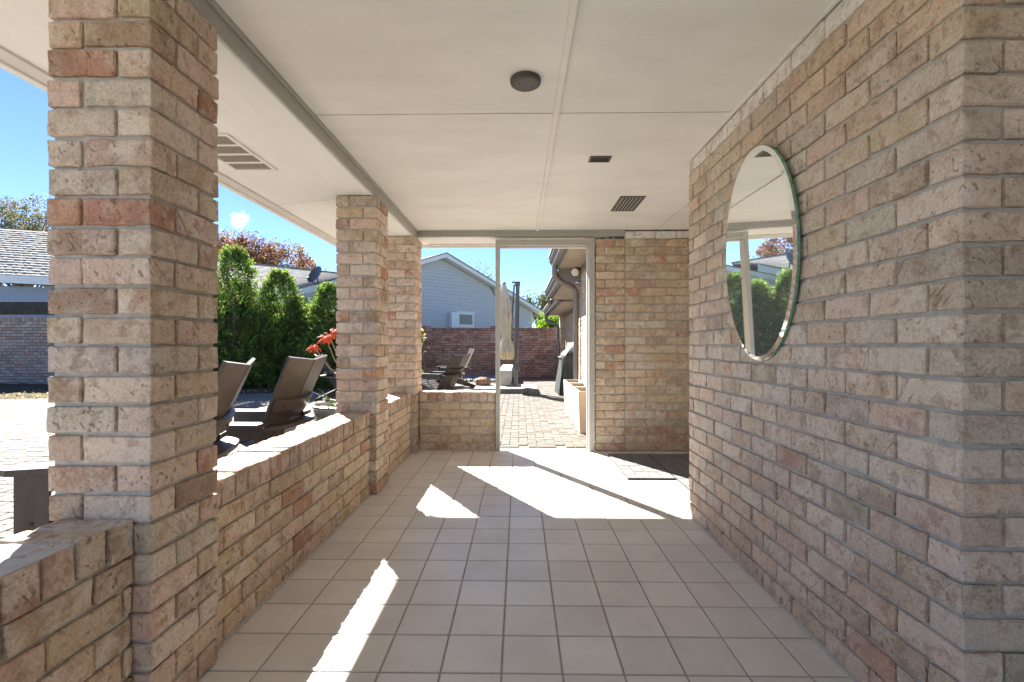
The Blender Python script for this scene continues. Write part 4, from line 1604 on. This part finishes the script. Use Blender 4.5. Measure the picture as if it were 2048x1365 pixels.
hp('ridge_cap', mb, M['shingle'])
mb = MB()
mb.prism([tuple(Em), tuple(Ev1), tuple(Ev1 - Vector((0, 0, .24))), tuple(Em - Vector((0, 0, .24)))], (.02, .03, 0))
mb.prism([tuple(Ev0), tuple(Em), tuple(Em - Vector((0, 0, .2))), tuple(Ev0 - Vector((0, 0, .2)))], (.02, .03, 0))
hp('fascia', mb, M['white_paint'])
mb = MB()
off_ = Vector((.25, .5, 0))
w0, w1, w2 = Ev0 + off_, Em + off_, Ev1 + off_
mb.prism([(w0.x, w0.y, -.1), (w1.x, w1.y, -.1), (w2.x, w2.y, -.1), (w2.x + .5, w2.y + 5, -.1), (w0.x + .5, w0.y + 5, -.1)], (0, 0, 2.38))
hp('wall', mb, M['siding'])
dsh = empty('satellite_dish', P(633, 552, 14.7), 0, 'dark grey satellite dish on the eave of the shingle roof house', 'satellite dish')
mb = MB()
mb.lathe([(.0001, .0), (.10, .008), (.20, .032), (.28, .062), (.30, .072), (.30, .078), (.20, .044), (.10, .018), (.0001, .010)], 40)
dish = mb.build('dish', M['cover_grey'], dsh)
dish.scale = (1.18, 1.0, 1.0)
dish.rotation_euler = Vector((-.55, -.72, .40)).to_track_quat('Z', 'Y').to_euler()
mb = MB()
mb.tube([(.02, .0, -.02), (.03, .06, -.25), (.05, .12, -.55)], .02, 8)
mb.tube([(0, -.02, -.28), (-.12, -.28, -.12)], .014, 6)
mb.box(-.16, -.08, -.33, -.25, -.15, -.08, bev=.01)
mb.build('mast', M['cover_grey'], dsh)

# ------------------------------------------------------------------ house at far left
lh = empty('shingled_house', (-17, 17.5, 0), 0, 'house at the far left with weathered grey shingle roof and white gutter', 'house')


def lp(name, mb, mat):
    o = mb.build(name, mat, lh)
    o.matrix_parent_inverse = Matrix.Translation((17, -17.5, 0))
    return o


eA, eB = P(-60, 547, 16.0), P(140, 557, 17.0)
rA, rB = P(-90, 452, 19.0), P(150, 468, 20.4)
mb = MB()
K, S_ = 20, 36
for k in range(K):
    t0, t1 = k / K, (k + 1) / K
    a0, a1, m0, m1 = eA.lerp(rA, t0), eA.lerp(rA, t1), eB.lerp(rB, t0), eB.lerp(rB, t1)
    oo = random.random() / S_
    for i in range(-1, S_ + 1):
        s0, s1 = max(0, i / S_ + oo), min(1, (i + 1) / S_ + oo)
        if s1 <= s0: continue
        k_ = random.uniform(.88, 1.12)
        l0 = Vector((0, 0, random.choice((.022, .03, .038))))
        vs = [a0.lerp(m0, s0) + l0, a0.lerp(m0, s1) + l0, a1.lerp(m1, s1) + l0 * .1, a1.lerp(m1, s0) + l0 * .1, a0.lerp(m0, s0), a0.lerp(m0, s1)]
        mb.add([tuple(v) for v in vs], [(0, 1, 2, 3), (4, 5, 1, 0)], 0, (k_, k_, k_, 0))
back = Vector((-1, 5, -2.2))
mb.add([tuple(rA), tuple(rB), tuple(rB + back), tuple(rA + back)], [(0, 1, 2, 3)], 0, (.9, .9, .9, 0))
mb.add([tuple(eB), tuple(rB), tuple(rB + back)], [(0, 1, 2)], 0, (.9, .9, .9, 0))
lp('roof', mb, M['shingle_light'])
mb = MB()
dz = Vector((0, 0, .27))
mb.prism([tuple(eA), tuple(eB), tuple(eB - dz), tuple(eA - dz)], (.01, .06, 0))
lp('gutter', mb, M['white_paint'])
mb = MB()
inw = Vector((-.06, .45, 0))
mb.prism([tuple(eA - dz * .9 + Vector((0, .07, 0))), tuple(eB - dz * .9 + Vector((0, .07, 0))), tuple(eB - dz * .9 + inw), tuple(eA - dz * .9 + inw)], (0, 0, -.02))
lp('soffit', mb, M['timber_dark'])
mb = MB()
c0, c1 = eA + inw, eB + inw
mb.prism([(c0.x, c0.y, -.1), (c1.x, c1.y, -.1), (c1.x - .5, c1.y + 5, -.1), (c0.x - .5, c0.y + 5, -.1)], (0, 0, c0.z - .25))
lp('wall', mb, M['bluewall'])

# ------------------------------------------------------------------ vegetation


def conifer_mesh(name, h, rad, nspray, seed):
    global RNG
    keep = RNG
    RNG = np.random.default_rng(seed)
    # lobes: several upright spires merged
    lobes = [(0, 0, h, rad)]
    for k in range(9):
        a_ = RNG.uniform(0, 6.28)
        r_ = RNG.uniform(.25, .75) * rad
        lobes.append((r_ * math.cos(a_), r_ * math.sin(a_), h * RNG.uniform(.40, .84), rad * RNG.uniform(.38, .60)))
    w = np.array([l_[2] * l_[3] for l_ in lobes]); w /= w.sum()
    li = RNG.choice(len(lobes), nspray, p=w)
    Lb = np.array(lobes)[li]
    t = RNG.uniform(0.02, 1, nspray) ** .85
    prof_ = np.minimum(np.sqrt(t / .10), 1) * np.clip(1 - t, .002, 1) ** .56 * 1.20
    ang = RNG.uniform(0, 6.28, nspray)
    rr = np.abs(1 - np.abs(RNG.normal(0, .24, nspray))) * Lb[:, 3] * prof_
    rr *= 1 + .16 * np.sin(ang * 5 + t * 17 + li) + RNG.normal(0, .04, nspray)
    base = np.stack([Lb[:, 0] + rr * np.cos(ang), Lb[:, 1] + rr * np.sin(ang), t * Lb[:, 2]], 1)
    out = np.stack([np.cos(ang), np.sin(ang), RNG.uniform(.4, 1.5, nspray)], 1)
    out /= np.linalg.norm(out, axis=1, keepdims=True)
    m_ = 7
    C = np.repeat(base, m_, 0)
    O = np.repeat(out, m_, 0)
    along = RNG.uniform(-.05, .13, (len(C), 1))
    C = C + O * along + RNG.normal(0, .03, C.shape)
    C[:, 2] = np.maximum(C[:, 2], .03)
    cols = np.repeat(leaf_cols(nspray, [(.06, .125, .028), (.085, .17, .038), (.13, .225, .048), (.072, .14, .036), (.17, .26, .06), (.17, .18, .065), (.11, .09, .045)]), m_, 0)
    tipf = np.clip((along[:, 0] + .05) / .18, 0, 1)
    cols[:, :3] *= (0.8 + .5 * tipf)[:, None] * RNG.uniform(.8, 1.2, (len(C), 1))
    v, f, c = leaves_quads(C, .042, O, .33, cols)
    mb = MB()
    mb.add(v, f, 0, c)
    RNG = keep
    return mb


def conifer(px, d, h, rad, label, seed, nspray=6200):
    p = P(px, 700, d)
    root = empty('conifer_shrub', (p.x, p.y, ZP), 0, label, 'shrub', 'tall conifer shrubs along the planting bed')
    conifer_mesh('foliage', h, rad, nspray, seed).build('foliage', M['needle'], root, fixn=False)
    mb = MB()
    for k in range(5):
        a_ = k * 1.26
        mb.tube([(.10 * math.cos(a_), .10 * math.sin(a_), 0), (.12 * math.cos(a_), .12 * math.sin(a_), h * .35), (.10 * math.cos(a_), .10 * math.sin(a_), h * .7)], [.05, .03, .01], 7)
    mb.build('stem', M['bark'], root)
    return root


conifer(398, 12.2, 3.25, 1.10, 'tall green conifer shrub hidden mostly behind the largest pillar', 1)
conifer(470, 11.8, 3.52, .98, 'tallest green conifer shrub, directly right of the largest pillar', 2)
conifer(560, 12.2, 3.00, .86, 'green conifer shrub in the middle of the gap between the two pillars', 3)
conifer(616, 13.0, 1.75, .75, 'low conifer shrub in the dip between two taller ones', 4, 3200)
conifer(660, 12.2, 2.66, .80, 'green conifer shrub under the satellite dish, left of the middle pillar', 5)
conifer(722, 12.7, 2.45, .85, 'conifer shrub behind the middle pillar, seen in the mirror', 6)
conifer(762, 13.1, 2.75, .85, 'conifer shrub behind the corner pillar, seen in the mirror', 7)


def tree(name, p, trunk_h, crown, nclump, per, leaf, pal, label, spread=.55, seed=0, cat='tree', barkr=.18, group=None):
    """crown: list of (cx,cy,cz,rx,ry,rz) ellipsoids relative to base"""
    global RNG
    keep = RNG
    RNG = np.random.default_rng(seed)
    root = empty(name, p, 0, label, cat, group)
    cl = []
    vol = np.array([e[3] * e[4] * e[5] for e in crown]); vol /= vol.sum()
    for k in range(nclump):
        e = crown[RNG.choice(len(crown), p=vol)]
        d = RNG.normal(0, 1, 3); d /= np.linalg.norm(d)
        r_ = RNG.uniform(.25, 1.0) ** .5
        cl.append((e[0] + d[0] * r_ * e[3], e[1] + d[1] * r_ * e[4], e[2] + d[2] * r_ * e[5]))
    cl = np.array(cl)
    C = np.repeat(cl, per, 0)
    C = C + RNG.normal(0, spread, C.shape) * np.repeat(RNG.uniform(.5, 1.2, (nclump, 1)), per, 0)
    cols = np.repeat(leaf_cols(nclump, pal), per, 0)
    cols[:, :3] *= RNG.uniform(.7, 1.3, (len(C), 1))
    v, f, c = leaves_quads(C, leaf, None, .5, cols)
    mb = MB()
    mb.add(v, f, 0, c)
    mb.build('crown', M['leaf'], root, fixn=False)
    mb = MB()
    top_ = Vector((0, 0, trunk_h))
    mb.tube([(0, 0, 0), (.05, 0, trunk_h * .5), tuple(top_)], [barkr * 1.2, barkr, barkr * .8], 10)
    for q in cl[RNG.choice(len(cl), min(len(cl), 46), replace=False)]:
        q = Vector(q)
        st = Vector((0, 0, trunk_h * RNG.uniform(.7, 1.0)))
        mid = st.lerp(q, .5) + Vector((0, 0, .12 * (q - st).length))
        mb.tube([tuple(st), tuple(mid), tuple(q)], [barkr * .5, barkr * .22, .012], 6, caps=False)
    mb.build('trunk', M['bark'], root)
    RNG = keep
    return root


RUST = [(.20, .075, .045), (.26, .12, .06), (.13, .05, .045), (.16, .10, .05), (.10, .05, .05), (.22, .16, .07)]
OLIVE = [(.10, .125, .05), (.075, .10, .04), (.15, .14, .07), (.13, .10, .06)]
pT = P(545, 700, 27)
tree('maple_tree', (pT.x, pT.y, 0), 3.6, [(-1.9, 0, 6.0, 1.9, 2.0, 1.5), (.3, 0, 5.55, 2.1, 2.2, 1.35), (-.8, 0, 4.6, 3.2, 2.4, 1.2), (2.0, 0, 4.5, 1.4, 1.6, .9)], 520, 75, .062, RUST, 'rust and purple leaved tree rising over the shingle roof behind the conifers', .24, 21)
pT = P(45, 700, 26)
tree('oak_tree', (pT.x, pT.y, 0), 4.0, [(.2, 0, 8.0, 1.7, 1.6, 1.3), (-2.8, 0, 6.6, 1.4, 1.6, 1.2), (1.8, 0, 7.2, 1.4, 1.6, 1.3), (0, 0, 6.4, 2.4, 2, 1.2)], 240, 60, .06, OLIVE + [(.18, .11, .08)], 'sparse olive and brown tree above the grey roof at the far left', .27, 22)
pT = P(935, 700, 33)
tree('bare_tree', (pT.x, pT.y, 0), 4.2, [(0, 0, 6.0, 2.0, 1.6, 1.1), (-1.2, 0, 5.5, 1.2, 1.2, .8)], 60, 14, .07, [(.12, .13, .06), (.17, .16, .08)], 'thin nearly bare tree behind the gable of the siding house', .35, 23, barkr=.12)
pT = P(1078, 700, 34)
tree('oak_tree', (pT.x, pT.y, 0), 2.2, [(0, 0, 3.7, 1.5, 1.5, 1.0), (1.5, 0, 3.3, 1.4, 1.2, 1.0)], 110, 40, .09, [(.06, .085, .035), (.085, .11, .04), (.10, .10, .05)], 'small dark green tree seen under the farthest gutter', .28, 24)
pT = P(1092, 700, 19.5)
tree('leafy_bush', (pT.x, pT.y, 0), .9, [(0, 0, 1.75, .50, .5, .55), (.45, 0, 1.95, .5, .5, .5)], 46, 26, .075, [(.18, .30, .03), (.26, .40, .05), (.14, .22, .03)], 'bright yellow green bush over the wall end by the downspout', .15, 25, cat='bush', barkr=.04)
# hilltop tree line far off is hidden by the houses; a few leaves poke round the corner pillar
pp = P(852, 700, 9.8)
tree('potted_shrub', (pp.x, pp.y, ZP), .55, [(-.12, 0, 1.28, .08, .12, .12), (-.10, 0, 1.0, .10, .12, .08)], 7, 6, .045, [(.30, .28, .14), (.20, .24, .09), (.36, .33, .20)], 'thin leafy shrub peeping out beside the corner pillar', .06, 26, cat='shrub', barkr=.012)

# ------------------------------------------------------------------ camera, light, sky
cam = bpy.data.cameras.new('camera')
co_ = bpy.data.objects.new('camera', cam)
COL.objects.link(co_)
co_.location = (0, 0, CAM_Z)
co_.rotation_euler = (R(90), 0, YAW)
cam.sensor_width = 36
cam.lens = F_PX / 2048 * 36
cam.shift_y = (HY - 682.5) / 2048
cam.clip_start, cam.clip_end = .03, 2000
sc.camera = co_

SUN_D = Vector((.66, -1.05, -1.0)).normalized()
sun = bpy.data.lights.new('sun', 'SUN')
sun.energy = 4.0
sun.angle = R(.5)
sun.color = (1.0, .95, .87)
so = bpy.data.objects.new('sun', sun)
COL.objects.link(so)
so.rotation_euler = SUN_D.to_track_quat('-Z', 'Y').to_euler()
so.location = (-10, 16, 15)
EL = math.asin(-SUN_D.z)
AZ_ = math.atan2(-SUN_D.x, -SUN_D.y)
w = bpy.data.worlds.new('World')
sc.world = w
w.use_nodes = True
nt = w.node_tree
bg = nt.nodes['Background']
sky = nt.nodes.new('ShaderNodeTexSky')
sky.sky_type = 'NISHITA'
sky.sun_disc = False
sky.sun_elevation = EL
sky.sun_rotation = AZ_
sky.altitude = 0
sky.air_density = .48
sky.dust_density = 0
sky.ozone_density = 4.5
# one small puff of cloud in the sky, high over the conifers
tc = nt.nodes.new('ShaderNodeTexCoord')
cd = (P(480, 440, 1) - Vector((0, 0, CAM_Z))).normalized()
dn = nt.nodes.new('ShaderNodeVectorMath'); dn.operation = 'SUBTRACT'
nt.links.new(tc.outputs['Generated'], dn.inputs[0]); dn.inputs[1].default_value = cd
ln_ = nt.nodes.new('ShaderNodeVectorMath'); ln_.operation = 'LENGTH'
nt.links.new(dn.outputs[0], ln_.inputs[0])
nz_ = N(nt, 'ShaderNodeTexNoise', Scale=60, Detail=6, Roughness=.65)
nt.links.new(tc.outputs['Generated'], nz_.inputs['Vector'])
dd = math_n(nt, 'ADD', math_n(nt, 'MULTIPLY', ln_.outputs['Value'], 55.0), math_n(nt, 'MULTIPLY', nz_.outputs['Fac'], 2.2))
fac = ramp(nt, math_n(nt, 'SUBTRACT', dd, 1.0), [(.05, .8), (1.0, 0)])
cm = mix(nt, fac, sky.outputs[0], (7.5, 7.9, 8.4))
nt.links.new(cm, bg.inputs['Color'])
bg.inputs['Strength'].default_value = .05

sc.view_settings.view_transform = 'Standard'
sc.view_settings.look = 'None'
sc.view_settings.exposure = 2.68
sc.view_settings.gamma = 1
sc.cycles.max_bounces = 12
sc.cycles.diffuse_bounces = 8
sc.cycles.glossy_bounces = 4
sc.cycles.use_denoising = True

for o in sc.objects:                      # walls, pillars, roofs and the rest are things of their own
    if o.parent is None and 'category' in o and 'kind' not in o:
        o['kind'] = 'thing'
